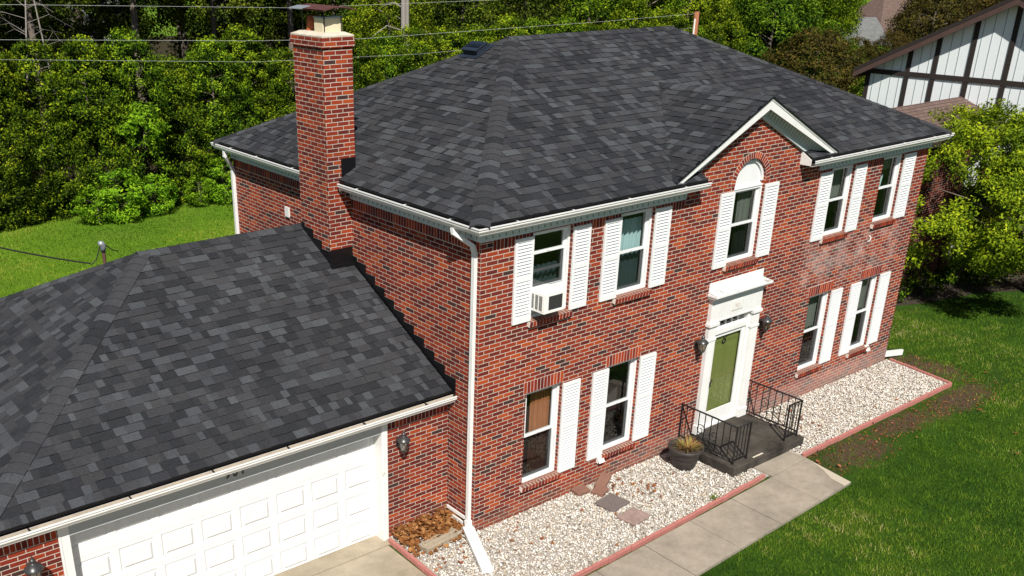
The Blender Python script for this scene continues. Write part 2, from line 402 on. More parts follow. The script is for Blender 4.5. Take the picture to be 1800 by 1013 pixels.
# thick brick lip of the small gable above the roof plane
mb = MB()
mb.poly([(4.21, .25, 5.4), (9.03, .25, 5.4), (GC, .25, gable_top)]); mb.build('gable_backing', 'brick', house)

# soldier course below the frieze, lintels, sills: real bricks
def rnd(): return random.random()
def soldiers(mb, u0, u1, z0, z1, plane='y', at=0, proud=.005, pitch=BM/3, mort=True):
    n = max(1, round((u1-u0)/pitch)); p = (u1-u0)/n; g = .0055
    if mort:
        if plane == 'y': mb.box(u0, u1, at-.002, at+.05, z0, z1, -1)
        else: mb.box(at-.002, at+.05, u0, u1, z0, z1, -1)
    for i in range(n):
        a, b = u0+i*p+g, u0+(i+1)*p-g; t = .06+rnd()*.9
        if plane == 'y': mb.box(a, b, at-proud, at+.04, z0+g, z1-g, t)
        else: mb.box(at-proud, at+.04, a, b, z0+g, z1-g, t)
mb = MB()
segs = []; last = .24
for (a, b) in [(upper[0][0], upper[0][1]), (upper[1][0], upper[1][1]), (4.77, 8.9), (upper[2][0], upper[2][1]), (upper[3][0], upper[3][1])]:
    if a > last: segs.append((last, a-.004))
    last = b+.004
segs.append((last, W-.02))
segs = [s_ for s_ in segs if s_[1]-s_[0] > .05]
for a, b in segs:
    mb = MB(); soldiers(mb, a, b, ZS+.004, ZF+.02); mb.build('soldier_course', 'unit', house)
for a, b in ((.03, CY0_-.01), (CY1_+.01, D-.03)):
    mb = MB(); soldiers(mb, a, b, ZS+.004, ZF+.02, 'x', 0); mb.build('soldier_course', 'unit', house)

def window(x0, x1, z0, z1, lintel=True, curtain=None, archtop=False, ac=False, screen=True, label=None):
    fr = MB(); yf = .055; cw = .052; yb = .17
    fx0, fx1, fz0, fz1 = x0, x1, z0, z1
    # outer casing face and deep jambs
    fr.box(fx0, fx0+cw, yf, yb, fz0, fz1); fr.box(fx1-cw, fx1, yf, yb, fz0, fz1)
    fr.box(fx0+cw, fx1-cw, yf-.012, yb, fz0, fz0+.055)
    fr.box(fx0+cw, fx1-cw, yf, yb, fz1-.045, fz1)
    for a, b in ((fx0+cw, fx0+cw+.022), (fx1-cw-.022, fx1-cw)): fr.box(a, b, yf+.035, yb-.003, fz0+.055, fz1-.045)
    wn = fr.build('window', 'vinyl', house)
    if label: wn['label'] = label
    sx0, sx1 = fx0+cw+.022, fx1-cw-.022; zb, zt = fz0+.055, fz1-.045; zm = (zb+zt)/2
    sb = MB(); r = .04
    def sash(m_, a, b, yy):
        m_.box(sx0, sx0+r, yy, yy+.03, a, b); m_.box(sx1-r, sx1, yy, yy+.03, a, b)
        m_.box(sx0+r, sx1-r, yy, yy+.03, a, a+r+.006); m_.box(sx0+r, sx1-r, yy, yy+.03, b-r, b)
    lowest = zb
    if ac: lowest = 4.245; zm = 4.835
    lo_ = MB(); sash(lo_, lowest, zm+.02, .128); lo_.build('lower_sash', 'vinyl', wn)
    up_ = MB(); sash(up_, zm-.02, zt, .098)
    if ac:
        lo_ = MB().box(sx0+r, sx1-r, .120, .15, 4.50, 4.545).build('sash_bar', 'vinyl', wn)
    up_.box(AC_-.03 if False else (sx0+sx1)/2-.03, (sx0+sx1)/2+.03, .088, .098, zm+.0, zm+.012)
    up_.build('upper_sash', 'vinyl', wn)
    gl = MB(); gl.poly([(sx0+r, .140, lowest+r), (sx1-r, .140, lowest+r), (sx1-r, .140, zm), (sx0+r, .140, zm)])
    gl.build('lower_pane', 'glass', wn)
    gl = MB(); gl.poly([(sx0+r, .112, zm+r-.02), (sx1-r, .112, zm+r-.02), (sx1-r, .112, zt-r), (sx0+r, .112, zt-r)])
    gl.build('upper_pane', 'glass', wn)
    if screen:
        g2 = MB(); g2.box(sx0+.002, sx0+.016, .1, .112, lowest, zm-.02).box(sx1-.016, sx1-.002, .1, .112, lowest, zm-.02).box(sx0+.016, sx1-.016, .1, .112, lowest, lowest+.014)
        g2.build('screen_frame', 'grey' if False else 'trim', wn)
        g2 = MB(); g2.poly([(sx0+.016, .106, lowest+.014), (sx1-.016, .106, lowest+.014), (sx1-.016, .106, zm-.02), (sx0+.016, .106, zm-.02)]); g2.build('insect_screen', 'screen', wn)
    if ac:
        MB().box(sx0, sx1, .11, .15, zb, lowest).build('filler_panel', 'vinyl', wn)
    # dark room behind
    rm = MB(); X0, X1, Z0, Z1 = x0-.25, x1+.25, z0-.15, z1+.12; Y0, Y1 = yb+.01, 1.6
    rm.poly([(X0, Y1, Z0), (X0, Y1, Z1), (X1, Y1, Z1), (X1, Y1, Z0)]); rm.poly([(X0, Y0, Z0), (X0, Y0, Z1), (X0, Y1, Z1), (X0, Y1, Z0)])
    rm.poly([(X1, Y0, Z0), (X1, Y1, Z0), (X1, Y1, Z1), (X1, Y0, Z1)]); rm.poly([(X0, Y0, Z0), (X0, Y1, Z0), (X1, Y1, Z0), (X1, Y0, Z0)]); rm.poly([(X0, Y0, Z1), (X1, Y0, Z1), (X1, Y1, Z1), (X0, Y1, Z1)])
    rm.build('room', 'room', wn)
    if curtain:
        cm = MB(); kind, a, b, zc0, zc1 = curtain; n = 40; yy = .26
        pts = [(x0+(x1-x0)*(a+(b-a)*i/n), yy+.028*math.sin(i*1.05)+.008*math.sin(i*2.7)) for i in range(n+1)]
        for i in range(n):
            (p, q), (p2, q2) = pts[i], pts[i+1]
            cm.poly([(p, q, z0+(z1-z0)*zc0), (p2, q2, z0+(z1-z0)*zc0), (p2, q2, z0+(z1-z0)*zc1), (p, q, z0+(z1-z0)*zc1)])
        cm.build('curtain', kind, wn, smooth=True)
    # sill of rowlock bricks, sloping and proud of the wall
    sl = MB(); a, b = x0-.045, x1+.045; n = round((b-a)/(BM/3)); p = (b-a)/n
    sl.obox(((a+b)/2, -.002, z0-.055), ((b-a)/2, 0, 0), (0, .065, .012), (0, -.006, .045), -1)
    for i in range(n):
        sl.obox((a+(i+.5)*p, -.008, z0-.052), (p/2-.0075, 0, 0), (0, .066, .014), (0, -.008, .047), .1+rnd()*.75)
    sl.build('window_sill', 'unit', wn)
    if lintel:
        li = MB(); soldiers(li, x0-.06, x1+.02, z1+.002, z1+.225); li.build('lintel', 'unit', wn)
        MB().box(x0, x1, -.006, .1, z1-.012, z1-.001).build('steel_lintel', 'grey', wn)
    return wn
window(*lower[0], curtain=('curtain_orange', .42, .98, .0, 1), label='ground floor window with rust orange curtain, at the left end')
w2 = window(*lower[1], label='ground floor window left of the door, seen into a dark room')
MB().box(2.95*S, 3.2*S, .9, 1.3, 1.15, 1.17).build('table', 'curtain_white', w2)
window(*lower[2], curtain=('blind', .0, .9, .5, 1))
window(*lower[3], curtain=('blind', .0, .95, .5, 1))
window(*upper[0], lintel=False, ac=True, curtain=('curtain_white', .0, .9, .12, .55), label='upper window at the left end holding the air conditioner')
window(*upper[1], lintel=False, curtain=('curtain_white', .05, .95, .0, .86))
window(*upper[2], lintel=False, curtain=('blind', .1, 1.0, .5, 1))
w5 = window(*upper[3], lintel=False, curtain=('blind', .2, 1.0, .75, 1))
for i in range(4): MB().tube([(upper[3][0]+.18+.12*i, .3, upper[3][2]+.7), (upper[3][0]+.2+.13*i, .3, upper[3][2]+.98)], .035, 6).build('ornament', 'curtain_white', w5)
wa = window(AX0, AX1, AZ0, 4.72*S, lintel=False, curtain=('blind', .55, 1.0, .0, 1), label='tall arched window under the small gable')
# arch head panel
mb = MB(); pts = [(AC_+(AR-.012)*math.cos(t), AZ1+(AR-.012)*math.sin(t)) for t in np.linspace(0, math.pi, 25)]
pts = [(AX1-.004, 4.72*S+.0), ] + pts + [(AX0+.004, 4.72*S+.0)]
mb.poly([(x, .085, z) for x, z in pts])
ring = [(AC_+(AR-.003)*math.cos(t), AZ1+(AR-.003)*math.sin(t)) for t in np.linspace(0, math.pi, 25)]
ring2 = [(AC_+(AR-.06)*math.cos(t), AZ1+(AR-.06)*math.sin(t)) for t in np.linspace(0, math.pi, 25)]
for i in range(24):
    a, b, c, d = ring[i], ring[i+1], ring2[i+1], ring2[i]
    mb.poly([(a[0], .05, a[1]), (b[0], .05, b[1]), (c[0], .05, c[1]), (d[0], .05, d[1])])
    mb.poly([(d[0], .05, d[1]), (c[0], .05, c[1]), (c[0], .085, c[1]), (d[0], .085, d[1])])
mb.box(AX0+.06, AX1-.06, .06, .084, 4.72*S+.02, 4.72*S+.05)
mb.box(AX0, AX1, .04, .084, 4.72*S-.002, 4.72*S+.018)
mb.build('arch_panel', 'vinyl', wa)
mb = MB(); n = 25; r0, r1 = AR+.002, AR+.122
for i in range(n):
    t0 = math.pi*i/n+.012; t1 = math.pi*(i+1)/n-.012; tn = .1+rnd()*.85
    q = [(AC_+r*math.cos(t), AZ1+r*math.sin(t)) for r, t in ((r0, t0), (r1, t0), (r1, t1), (r0, t1))]
    f = [(x, -.006, z) for x, z in q]; bk = [(x, .03, z) for x, z in q]
    mb.poly(f, tn)
    for k in range(4): mb.poly([f[k], f[(k+1) % 4], bk[(k+1) % 4], bk[k]], tn)
for i in range(24):
    t0, t1 = math.pi*i/24, math.pi*(i+1)/24
    mb.poly([(AC_+r*math.cos(t), -.0025, AZ1+r*math.sin(t)) for r, t in ((r0-.002, t0), (r1+.006, t0), (r1+.006, t1), (r0-.002, t1))], -1)
mb.build('brick_arch', 'unit', wa)

# ---------------------------------------------------------------- shutters
def shutter(x0, x1, z0, z1):
    mb = MB(); st = .045; zmid = z0+(z1-z0)*.52; y0, y1 = -.038, -.004
    mb.box(x0, x0+st, y0, y1, z0, z1); mb.box(x1-st, x1, y0, y1, z0, z1)
    for a, b in ((z0, z0+.085), (zmid-.035, zmid+.035), (z1-.06, z1)): mb.box(x0+st, x1-st, y0+.001, y1, a, b)
    mb.box(x0+st, x1-st, -.010, y1, z0+.085, zmid-.035); mb.box(x0+st, x1-st, -.010, y1, zmid+.035, z1-.06)
    for a, b in ((z0+.085, zmid-.035), (zmid+.035, z1-.06)):
        n = int((b-a)/.054); p = (b-a)/n
        for i in range(n):
            z = a+i*p; mb.poly([(x0+st, y0+.004, z+.004), (x1-st, y0+.004, z+.004), (x1-st, -.014, z+p*.98), (x0+st, -.014, z+p*.98)])
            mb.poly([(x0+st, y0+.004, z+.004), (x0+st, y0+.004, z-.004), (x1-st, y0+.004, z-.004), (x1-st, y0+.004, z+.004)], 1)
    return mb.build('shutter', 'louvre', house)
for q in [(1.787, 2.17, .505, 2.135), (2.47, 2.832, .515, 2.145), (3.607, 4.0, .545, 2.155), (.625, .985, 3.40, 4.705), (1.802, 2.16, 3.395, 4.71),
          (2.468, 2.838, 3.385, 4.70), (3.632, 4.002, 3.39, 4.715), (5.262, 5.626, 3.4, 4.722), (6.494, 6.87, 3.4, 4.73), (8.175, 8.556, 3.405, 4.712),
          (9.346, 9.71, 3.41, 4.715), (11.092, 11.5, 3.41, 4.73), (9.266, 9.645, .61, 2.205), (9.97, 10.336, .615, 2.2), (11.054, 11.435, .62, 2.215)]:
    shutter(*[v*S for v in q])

# ---------------------------------------------------------------- front door and surround
sur = MB()
PX = [(5.86, 6.09), (7.25, 7.48)]
for a, b in PX:
    sur.box(a, b, -.085, -.001, .2, 2.62); sur.box(a-.02, b+.02, -.105, -.001, .2, .40)
    sur.box(a-.015, b+.015, -.10, -.001, 2.24, 2.29); sur.box(a-.03, b+.03, -.125, -.001, 2.56, 2.625)
    for k in range(3): sur.box(a+.045+.055*k, a+.07+.055*k, -.092, -.085, .46, 2.2)
sur.box(6.09, 7.25, -.06, -.001, 2.66, 2.70)
sur.box(5.85, 7.49, -.09, -.001, 2.625, 2.665)
sur.box(5.86, 7.48, -.085, -.001, 2.665, 3.12)
sur.box(5.84, 7.50, -.11, -.001, 3.08, 3.12)
for i, (d_, z_) in enumerate([(.14, 3.12), (.19, 3.155), (.235, 3.195)]): sur.box(5.86-d_*.35, 7.48+d_*.35, -d_, -.001, z_, z_+.0385)
# sloped top flashing up the wall
sur.box(5.80, 7.50, -.022, -.001, 3.2, 3.45)
ds = sur.build('door_surround', 'white', house, bevel=.004)
q_ = NT('peeling_paint'); q_.base(q_.mix(q_.ramp(q_.noise(7, detail=8, rough=.75), [(.50, (0, 0, 0)), (.60, (1, 1, 1))]), (.68, .68, .66), (.30, .30, .28)), .7, .2)
MB().poly([(5.785, -.235, 3.236), (7.555, -.235, 3.236), (7.50, -.022, 3.285), (5.80, -.022, 3.285)]).poly([(5.785, -.235, 3.236), (5.80, -.022, 3.285), (5.80, -.022, 3.236)]).poly([(7.555, -.235, 3.236), (7.50, -.022, 3.236), (7.50, -.022, 3.285)]).build('surround_top', q_.m, ds)
# jambs, transom
fr = MB(); fr.box(6.09, 6.17, -.02, .14, .2, 2.63); fr.box(7.17, 7.25, -.02, .14, .2, 2.63)
fr.box(6.17, 7.17, -.02, .14, 2.30, 2.40); fr.box(6.17, 7.17, .0, .14, 2.60, 2.63); fr.box(6.17, 7.17, .03, .14, 2.40, 2.43)
for x in (6.37, 6.57, 6.77, 6.97): fr.box(x-.012, x+.012, .05, .09, 2.43, 2.60)
fr.box(6.02, 6.09, 0, .13, .2, 2.96); fr.box(7.25, 7.32, 0, .13, .2, 2.96); fr.box(6.09, 7.25, .01, .14, 2.63, 2.96)
fr.box(6.17, 7.17, -.02, .14, .2, .235)
dfm = fr.build('door_frame', 'white', house)
MB().poly([(6.17, .08, 2.43), (7.17, .08, 2.43), (7.17, .08, 2.60), (6.17, .08, 2.60)]).build('transom_pane', 'glass', dfm)
MB().box(6.1, 7.24, .3, .32, 2.2, 2.7).build('transom_room', 'room', dfm)
dr = MB(); dr.box(6.17, 7.17, .10, .145, .235, 2.30)
for a, b, c, d in [(6.27, 6.62, .4, 1.0), (6.72, 7.07, .4, 1.0), (6.27, 6.62, 1.15, 1.95), (6.72, 7.07, 1.15, 1.95), (6.27, 6.62, 2.03, 2.22), (6.72, 7.07, 2.03, 2.22)]:
    dr.box(a, b, .092, .10, c, d); dr.box(a+.03, b-.03, .086, .092, c+.03, d-.03)
door = dr.build('front_door', 'door', house, bevel=.004)
st = MB(); st.box(6.17, 6.25, .02, .045, .235, 2.28); st.box(7.09, 7.17, .02, .045, .235, 2.28); st.box(6.25, 7.09, .02, .045, .235, .55); st.box(6.25, 7.09, .02, .045, 2.21, 2.28)
sd = st.build('storm_door', 'white', door)
MB().poly([(6.25, .034, .55), (7.09, .034, .55), (7.09, .034, 2.21), (6.25, .034, 2.21)]).build('storm_pane', glass_mat('storm_glass', (.93, .94, .93), .05), sd)
MB().tube([(6.30, .01, 1.28), (6.21, -.02, 1.25), (6.21, .02, 1.24)], .013, 8).tube([(6.21, -.02, 1.25), (6.21, -.03, 1.16)], .012).build('handle', 'iron', door)
mb = MB(); 
for k in range(12):
    t0, t1 = 2*math.pi*k/12, 2*math.pi*(k+1)/12; mb.tube([(6.63+.05*math.cos(t0), .082, 2.05+.05*math.sin(t0)), (6.63+.05*math.cos(t1), .082, 2.05+.05*math.sin(t1))], .013, 6)
mb.build('knocker', 'iron', door)
pl = MB().box(6.50, 6.84, -.097, -.085, 2.77, 2.97).build('number_plaque', simple('plaque', (.62, .60, .52), .6, .1), house)
MB().box(6.515, 6.825, -.1, -.097, 2.785, 2.955).build('plaque_face', 'white', pl)
text_obj('plaque_number', '901', .125, (6.67, -.1005, 2.82), (math.pi/2, 0, 0), 'debris', pl, .002)

# ---------------------------------------------------------------- frieze, cornice, gutters
def frieze(mb, p0, p1, out, m0=0, m1=0):
    mb.sweep([(0.001, ZF), (.035, ZF), (.035, ZF+.085), (.05, ZF+.09), (.05, ZF+.13), (.16, ZG-.115), (.16, ZG-.10), (.001, ZG-.10)], p0, p1, out, (0, 0, 1), m0=m0, m1=m1)
    p0 = Vector(p0); p1 = Vector(p1); d = p1-p0; L = d.length; d.normalize(); n = int(L/.135); o = Vector(out)
    for i in range(n):
        c = p0+d*(L*(i+.5)/n)+o*.037+Vector((0, 0, ZF+.070)); mb.obox(c, d*.008, o*.003, (0, 0, .028), .9)
q_ = NT('frieze_paint'); cc = q_.mix(q_.M('GREATER_THAN', q_.attr(), .5), (.50, .56, .57), (.16, .17, .13)); q_.base(cc, .5, .3); M['frieze'] = q_.m
mb = MB()
frieze(mb, (0, 0, 0), (4.77, 0, 0), (0, -1, 0), m0=-1, m1=0)
frieze(mb, (8.92, 0, 0), (W, 0, 0), (0, -1, 0), m1=1)
frieze(mb, (0, D, 0), (0, 4.73, 0), (-1, 0, 0), m0=-1)
frieze(mb, (0, 3.67, 0), (0, 0, 0), (-1, 0, 0), m1=1)
frieze(mb, (W, 0, 0), (W, D, 0), (1, 0, 0), m0=-1, m1=1); frieze(mb, (W, D, 0), (0, D, 0), (0, 1, 0), m0=-1, m1=1)
mb.build('frieze_board', 'frieze', house)
# soffit
mb = MB(); zz = ZG-.105
mb.box(-OV+.1, W+OV-.1, -OV+.1, .0-.161, zz-.01, zz) if False else None
for (a, b) in ((-OV+.12, 5.02), (8.23, W+OV-.12)): mb.box(a, b, -OV+.12, -.1, zz, zz+.012)
for (a, b) in ((-.1, 3.66), (4.74, D+.1)): mb.box(-OV+.12, -.1, a, b, zz-.003, zz+.009)
mb.build('soffit', 'trim', house)

GUT = [(.0, -.11), (.0, .0), (.006, .0), (.006, -.100), (.075, -.100), (.112, -.052), (.112, -.002), (.104, -.002), (.104, .010), (.130, .010), (.130, -.008), (.112, -.016), (.112, -.024), (.122, -.030), (.120, -.046), (.098, -.062), (.076, -.11)]
def gutter(p0, p1, out, m0=0, m1=0, caps=True, liner='linerdark'):
    mb = MB(); mb.sweep(GUT, p0, p1, out, (0, 0, 1), m0=m0, m1=m1, caps=caps)
    o = mb.build('gutter', 'gutter', house)
    g = MB(); g.sweep([(.007, -.098), (.076, -.098), (.110, -.054), (.110, -.006), (.106, -.006), (.105, -.045), (.07, -.078), (.03, -.082), (.0115, -.05), (.0115, .002), (.007, .002)], p0, p1, out, (0, 0, 1), m0=m0, m1=m1); g.build('gutter_lining', liner, o)
    p0 = Vector(p0); p1 = Vector(p1); d = p1-p0; L = d.length; d.normalize(); ov = Vector(out); n = max(1, int(L/1.15))
    h = MB()
    for i in range(n):
        c = p0+d*(L*(i+.5)/n+random.uniform(-.1, .1)); h.obox(c+ov*.062+Vector((0, 0, .004)), d*.011, ov*.058, (0, 0, .004))
    h.build('gutter_hanger', 'iron' if liner == 'debris' else 'gutter', o); return o
gb = OV-.128          # back of the gutter from the wall
zt = ZG-.010
gutter((-gb, -gb, zt), (5.036, -gb, zt), (0, -1, 0), m0=-1)
gutter((8.211, -gb, zt), (W+gb, -gb, zt), (0, -1, 0), m1=1)
# shift mitre starts so the corner closes
def gutter_side(x, y0, y1, out, m0, m1): gutter((x, y0, zt), (x, y1, zt), out, m0=m0, m1=m1)
gutter_side(-gb, D+gb, 4.735, (-1, 0, 0), -1, 0); gutter_side(-gb, 3.604, -gb, (-1, 0, 0), 0, 1)
gutter_side(W+gb, -gb, D+gb, (1, 0, 0), -1, 1)
gutter((W+gb, D+gb, zt), (-gb, D+gb, zt), (0, 1, 0), m0=-1, m1=1)

# ---------------------------------------------------------------- shingles
def clip2(poly, conv):
    out = list(poly); n = len(conv)
    for i in range(n):
        ax, ay = conv[i]; bx, by = conv[(i+1) % n]; src = out; out = []
        if not src: return []
        f = lambda p: (bx-ax)*(p[1]-ay)-(by-ay)*(p[0]-ax)
        for k in range(len(src)):
            p, q = src[k], src[(k+1) % len(src)]; fp, fq = f(p), f(q)
            if fp >= 0: out.append(p)
            if (fp >= 0) != (fq >= 0):
                t = fp/(fp-fq); out.append((p[0]+(q[0]-p[0])*t, p[1]+(q[1]-p[1])*t))
    return out
EXPO = .160
def tone_pick():
    r = rnd()
    return .02+.14*rnd() if r < .25 else (.2+.25*rnd() if r < .52 else (.45+.25*rnd() if r < .82 else .72+.28*rnd()))
def shingles(mb, O, U, V, polys, seed):
    """O origin on the plane, U along the eave, V up the slope (unit). polys: convex CCW loops in (u,v)."""
    random.seed(seed); O = Vector(O); U = Vector(U); V = Vector(V); N = U.cross(V).normalized()
    us = [p[0] for c in polys for p in c]; vs = [p[1] for c in polys for p in c]
    u0, u1, v0, v1 = min(us), max(us), min(vs), max(vs)
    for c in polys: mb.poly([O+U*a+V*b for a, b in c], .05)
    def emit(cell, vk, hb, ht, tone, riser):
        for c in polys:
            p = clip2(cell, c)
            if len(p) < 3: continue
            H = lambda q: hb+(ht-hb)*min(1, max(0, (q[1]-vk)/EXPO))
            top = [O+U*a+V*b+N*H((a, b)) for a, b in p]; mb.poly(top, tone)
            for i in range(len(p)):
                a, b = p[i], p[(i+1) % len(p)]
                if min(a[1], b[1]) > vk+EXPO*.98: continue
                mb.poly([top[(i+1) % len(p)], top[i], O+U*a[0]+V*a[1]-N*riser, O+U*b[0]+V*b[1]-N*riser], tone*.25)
    n = int((v1-v0)/EXPO)+1
    for k in range(n):
        vk = v0+k*EXPO; u = u0-rnd()*.3; jog = random.uniform(-.003, .003)
        tooth = rnd() < .5
        while u < u1:
            wd = random.choice((.085, .11, .13, .15, .18, .22, .26, .30)) * random.uniform(.9, 1.15)
            tn = tone_pick()
            cell = [(u, vk+jog), (u+wd, vk+jog), (u+wd, vk+EXPO+.004), (u, vk+EXPO+.004)]
            if tooth: emit(cell, vk, .019, .006, tn, .0)
            else: emit(cell, vk, .0095, .002, tn*.85, .0)
            u += wd
            tooth = (rnd() < .35) if tooth else (rnd() < .8)
def cap(mb, p0, p1, nrm_l, nrm_r, hw=.165, seed=1, expo=.19, lift=.018):
    """overlapping cap shingles along a hip or ridge from the low end p0 to the high end p1; nrm_l/r are unit vectors lying in each slope, pointing down away from the ridge."""
    random.seed(seed); p0 = Vector(p0); p1 = Vector(p1); d = p1-p0; L = d.length; d.normalize(); l = Vector(nrm_l); r = Vector(nrm_r)
    upv = (-(l+r)).normalized() if (l+r).length > 1e-4 else Vector((0, 0, 1)); n = int(L/expo)+1
    for i in range(n):
        s0 = p0+d*(i*expo); s1 = p0+d*min(L, (i+1)*expo+.02); tn = tone_pick() if rnd() < .75 else .55
        def prof(b, h):
            return [b+l*hw+upv*h, b+l*hw*.45+upv*(h+.004), b+l*hw*.14+upv*(h+.0), b+r*hw*.14+upv*(h+.0), b+r*hw*.45+upv*(h+.004), b+r*hw+upv*h]
        A = prof(s0, lift+.011); B = prof(s1, lift); A0 = prof(s0, .0)
        for k in range(5):
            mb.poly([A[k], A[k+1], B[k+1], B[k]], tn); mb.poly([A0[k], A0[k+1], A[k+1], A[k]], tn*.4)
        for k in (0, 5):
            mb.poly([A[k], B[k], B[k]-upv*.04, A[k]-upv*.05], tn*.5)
def plane_frame(slope, din):   # V vector from inward horizontal direction
    L = math.sqrt(1+slope*slope); d = Vector(din); return Vector((d.x/L, d.y/L, slope/L)), L
E0 = -.262; ZE = ZG+SL*(OV+E0)      # shingle edge line just behind the gutter lip
hd = D/2-E0                          # horizontal run
sh = MB()
V, L = plane_frame(SL, (0, 1, 0)); run = hd*L; WW = W-2*E0; y0v = (0-E0)*L
x_ = lambda x: x-E0
front_polys = [[(y0v/L, y0v), (WW-y0v/L, y0v), (WW-hd, run), (hd, run)],
               [(0, 0), (x_(5.03), 0), (x_(5.03), y0v), (y0v/L, y0v)],
               [(x_(8.215), 0), (WW, 0), (WW-y0v/L, y0v), (x_(8.215), y0v)]]
shingles(sh, (E0, E0, ZE), (1, 0, 0), V, front_polys, 11)
V2, _ = plane_frame(SL, (0, -1, 0)); shingles(sh, (W-E0, D-E0, ZE), (-1, 0, 0), V2, [[(0, 0), (WW, 0), (WW-hd, run), (hd, run)]], 12)
DD = D-2*E0
V3, _ = plane_frame(SL, (1, 0, 0)); 
c0 = D-E0-3.66; c1 = D-E0-4.735; xin = (.11-E0)*L    # chimney notch (u measured from the back corner)
side_polys = [[(xin/L, xin), (DD-xin/L, xin), (DD/2, run)], [(0, 0), (c1, 0), (c1, xin), (xin/L, xin)], [(c0, 0), (DD, 0), (DD-xin/L, xin), (c0, xin)]]
shingles(sh, (E0, D-E0, ZE), (0, -1, 0), V3, side_polys, 13)
V4, _ = plane_frame(SL, (-1, 0, 0)); shingles(sh, (W-E0, E0, ZE), (0, 1, 0), V4, [[(0, 0), (DD, 0), (DD/2, run)]], 14)
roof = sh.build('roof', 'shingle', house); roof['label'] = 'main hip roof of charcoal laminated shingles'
cp_ = MB(); RP0 = Vector((D/2, D/2, ZR)); RP1 = Vector((W-D/2, D/2, ZR))
dn = {'f': -V, 'b': -V2, 'l': -V3, 'r': -V4}
def perp(dr, w_):    # component of the slope direction at right angles to the hip line
    q = w_-dr*w_.dot(dr); return q.normalized()
def hipcap(p0, p1, a, b, seed, mb=None, m=None):
    d = (Vector(p1)-Vector(p0)).normalized(); (mb or cp_)
    cap(mb or cp_, p0, p1, perp(d, (m or dn)[a]), perp(d, (m or dn)[b]), seed=seed)
e = E0
hipcap((e, e, ZE), RP0, 'l', 'f', 21); hipcap((e, D-e, ZE), RP0, 'b', 'l', 22)
hipcap((W-e, e, ZE), RP1, 'f', 'r', 23); hipcap((W-e, D-e, ZE), RP1, 'r', 'b', 24); hipcap(RP0-Vector((.1, 0, 0)), RP1+Vector((.1, 0, 0)), 'b', 'f', 25)
cp_.build('ridge_cap', 'shingle', roof)

# small front gable roof
gs = MB(); Lg = math.sqrt(1+GSLP**2); yb_ = (GAPZ-ZG)/SL-OV    # where its ridge meets the main roof
Vl = Vector((1/Lg, 0, GSLP/Lg)); Vr = Vector((-1/Lg, 0, GSLP/Lg)); runG = GW*Lg
# left slope: eave line at x=GC-GW, valley runs from (x=GC-GW, y where z==main) to ridge end
yl = (GEZ-ZG)/SL-OV
# u runs along +/-y. left slope: U=(0,-1,0) so that U x V points up
shingles(gs, (GC-GW, yb_, GEZ+.012), (0, -1, 0), Vl, [[(yb_-yl-.05, 0), (yb_-RY+.02, 0), (yb_-RY+.02, runG), (0, runG)]], 31)
shingles(gs, (GC+GW, RY-.02, GEZ+.012), (0, 1, 0), Vr, [[(0, 0), (yl-RY+.07, 0), (yb_-RY+.02, runG), (0, runG)]], 32)
gr = gs.build('gable_roof', 'shingle', house); gr['label'] = 'small gable roof over the arched window'
g2 = MB(); cap(g2, (GC, RY-.03, GAPZ+.012), (GC, yb_+.05, GAPZ+.012), -Vl, -Vr, seed=33); g2.build('ridge_cap', 'shingle', gr)
# rake boards, soffit and frieze of the gable
rk = MB()
for s_ in (-1, 1):
    T = Vector((s_*GW, 0, -GSLP*GW)).normalized(); Nn = Vector((s_*GSLP, 0, 1)).normalized()
    a = Vector((GC, RY, GAPZ-.01)); b = a+T*(runG)
    hz = .175
    f0 = [a, b, b+Vector((0, 0, -hz*.55)) - T*.0, a+Vector((0, 0, -hz*Lg))]
    rk.poly(f0); rk.poly([p+Vector((0, .022, 0)) for p in f0])
    for i in range(4): p, q = f0[i], f0[(i+1) % 4]; rk.poly([p, q, q+Vector((0, .022, 0)), p+Vector((0, .022, 0))])
    # shadow board under the shingles
    rk.poly([a+Vector((0, -.012, .008)), b+Vector((0, -.012, .008)), b+Vector((0, -.012, -.03)), a+Vector((0, -.012, -.03))])
rk.build('rake_board', 'white', gr)
dk = MB()
for s_ in (-1, 1):
    T = Vector((s_*GW, 0, -GSLP*GW)).normalized(); a = Vector((GC, RY-.03, GAPZ+.02)); b = a+T*(runG+.02)
    dk.poly([a, b, b+Vector((0, 0, -.028)), a+Vector((0, 0, -.028))]); dk.poly([a, b, b+Vector((0, .05, 0)), a+Vector((0, .05, 0))])
dk.build('drip_edge', 'flash', gr)
sf = MB()
for s_ in (-1, 1):
    T = Vector((s_*GW, 0, -GSLP*GW)).normalized(); a = Vector((GC, 0, GAPZ-.11)); b = a+T*(runG*.90)
    sf.poly([a+Vector((0, RY+.03, 0)), b+Vector((0, RY+.03, 0)), b+Vector((0, .02, 0)), a+Vector((0, .02, 0))])
    a2, b2 = a+Vector((0, -.03, -.0)), b+Vector((0, -.03, 0)); h_ = Vector((0, 0, -.19)); yv = Vector((0, -.05, 0))
    sf.poly([a2+yv*2, b2+yv*2, b2+h_, a2+h_]); n = 24
    for i in range(n):
        c = a2+T*(runG*.90*(i+.5)/n); sf.poly([c+yv*2+Vector((-.012, -.004, 0)), c+yv*2+Vector((.012, -.004, 0)), c+h_*.8+Vector((.012, -.03, 0)), c+h_*.8+Vector((-.012, -.03, 0))], .9)
    z = Vector((0, 0, -.215)); sf.obox((a+b)/2+Vector((0, -.03, 0))+z, T*(runG*.45), (0, .027, 0), (0, 0, .032), 0)
sf.build('gable_frieze', 'frieze', gr)
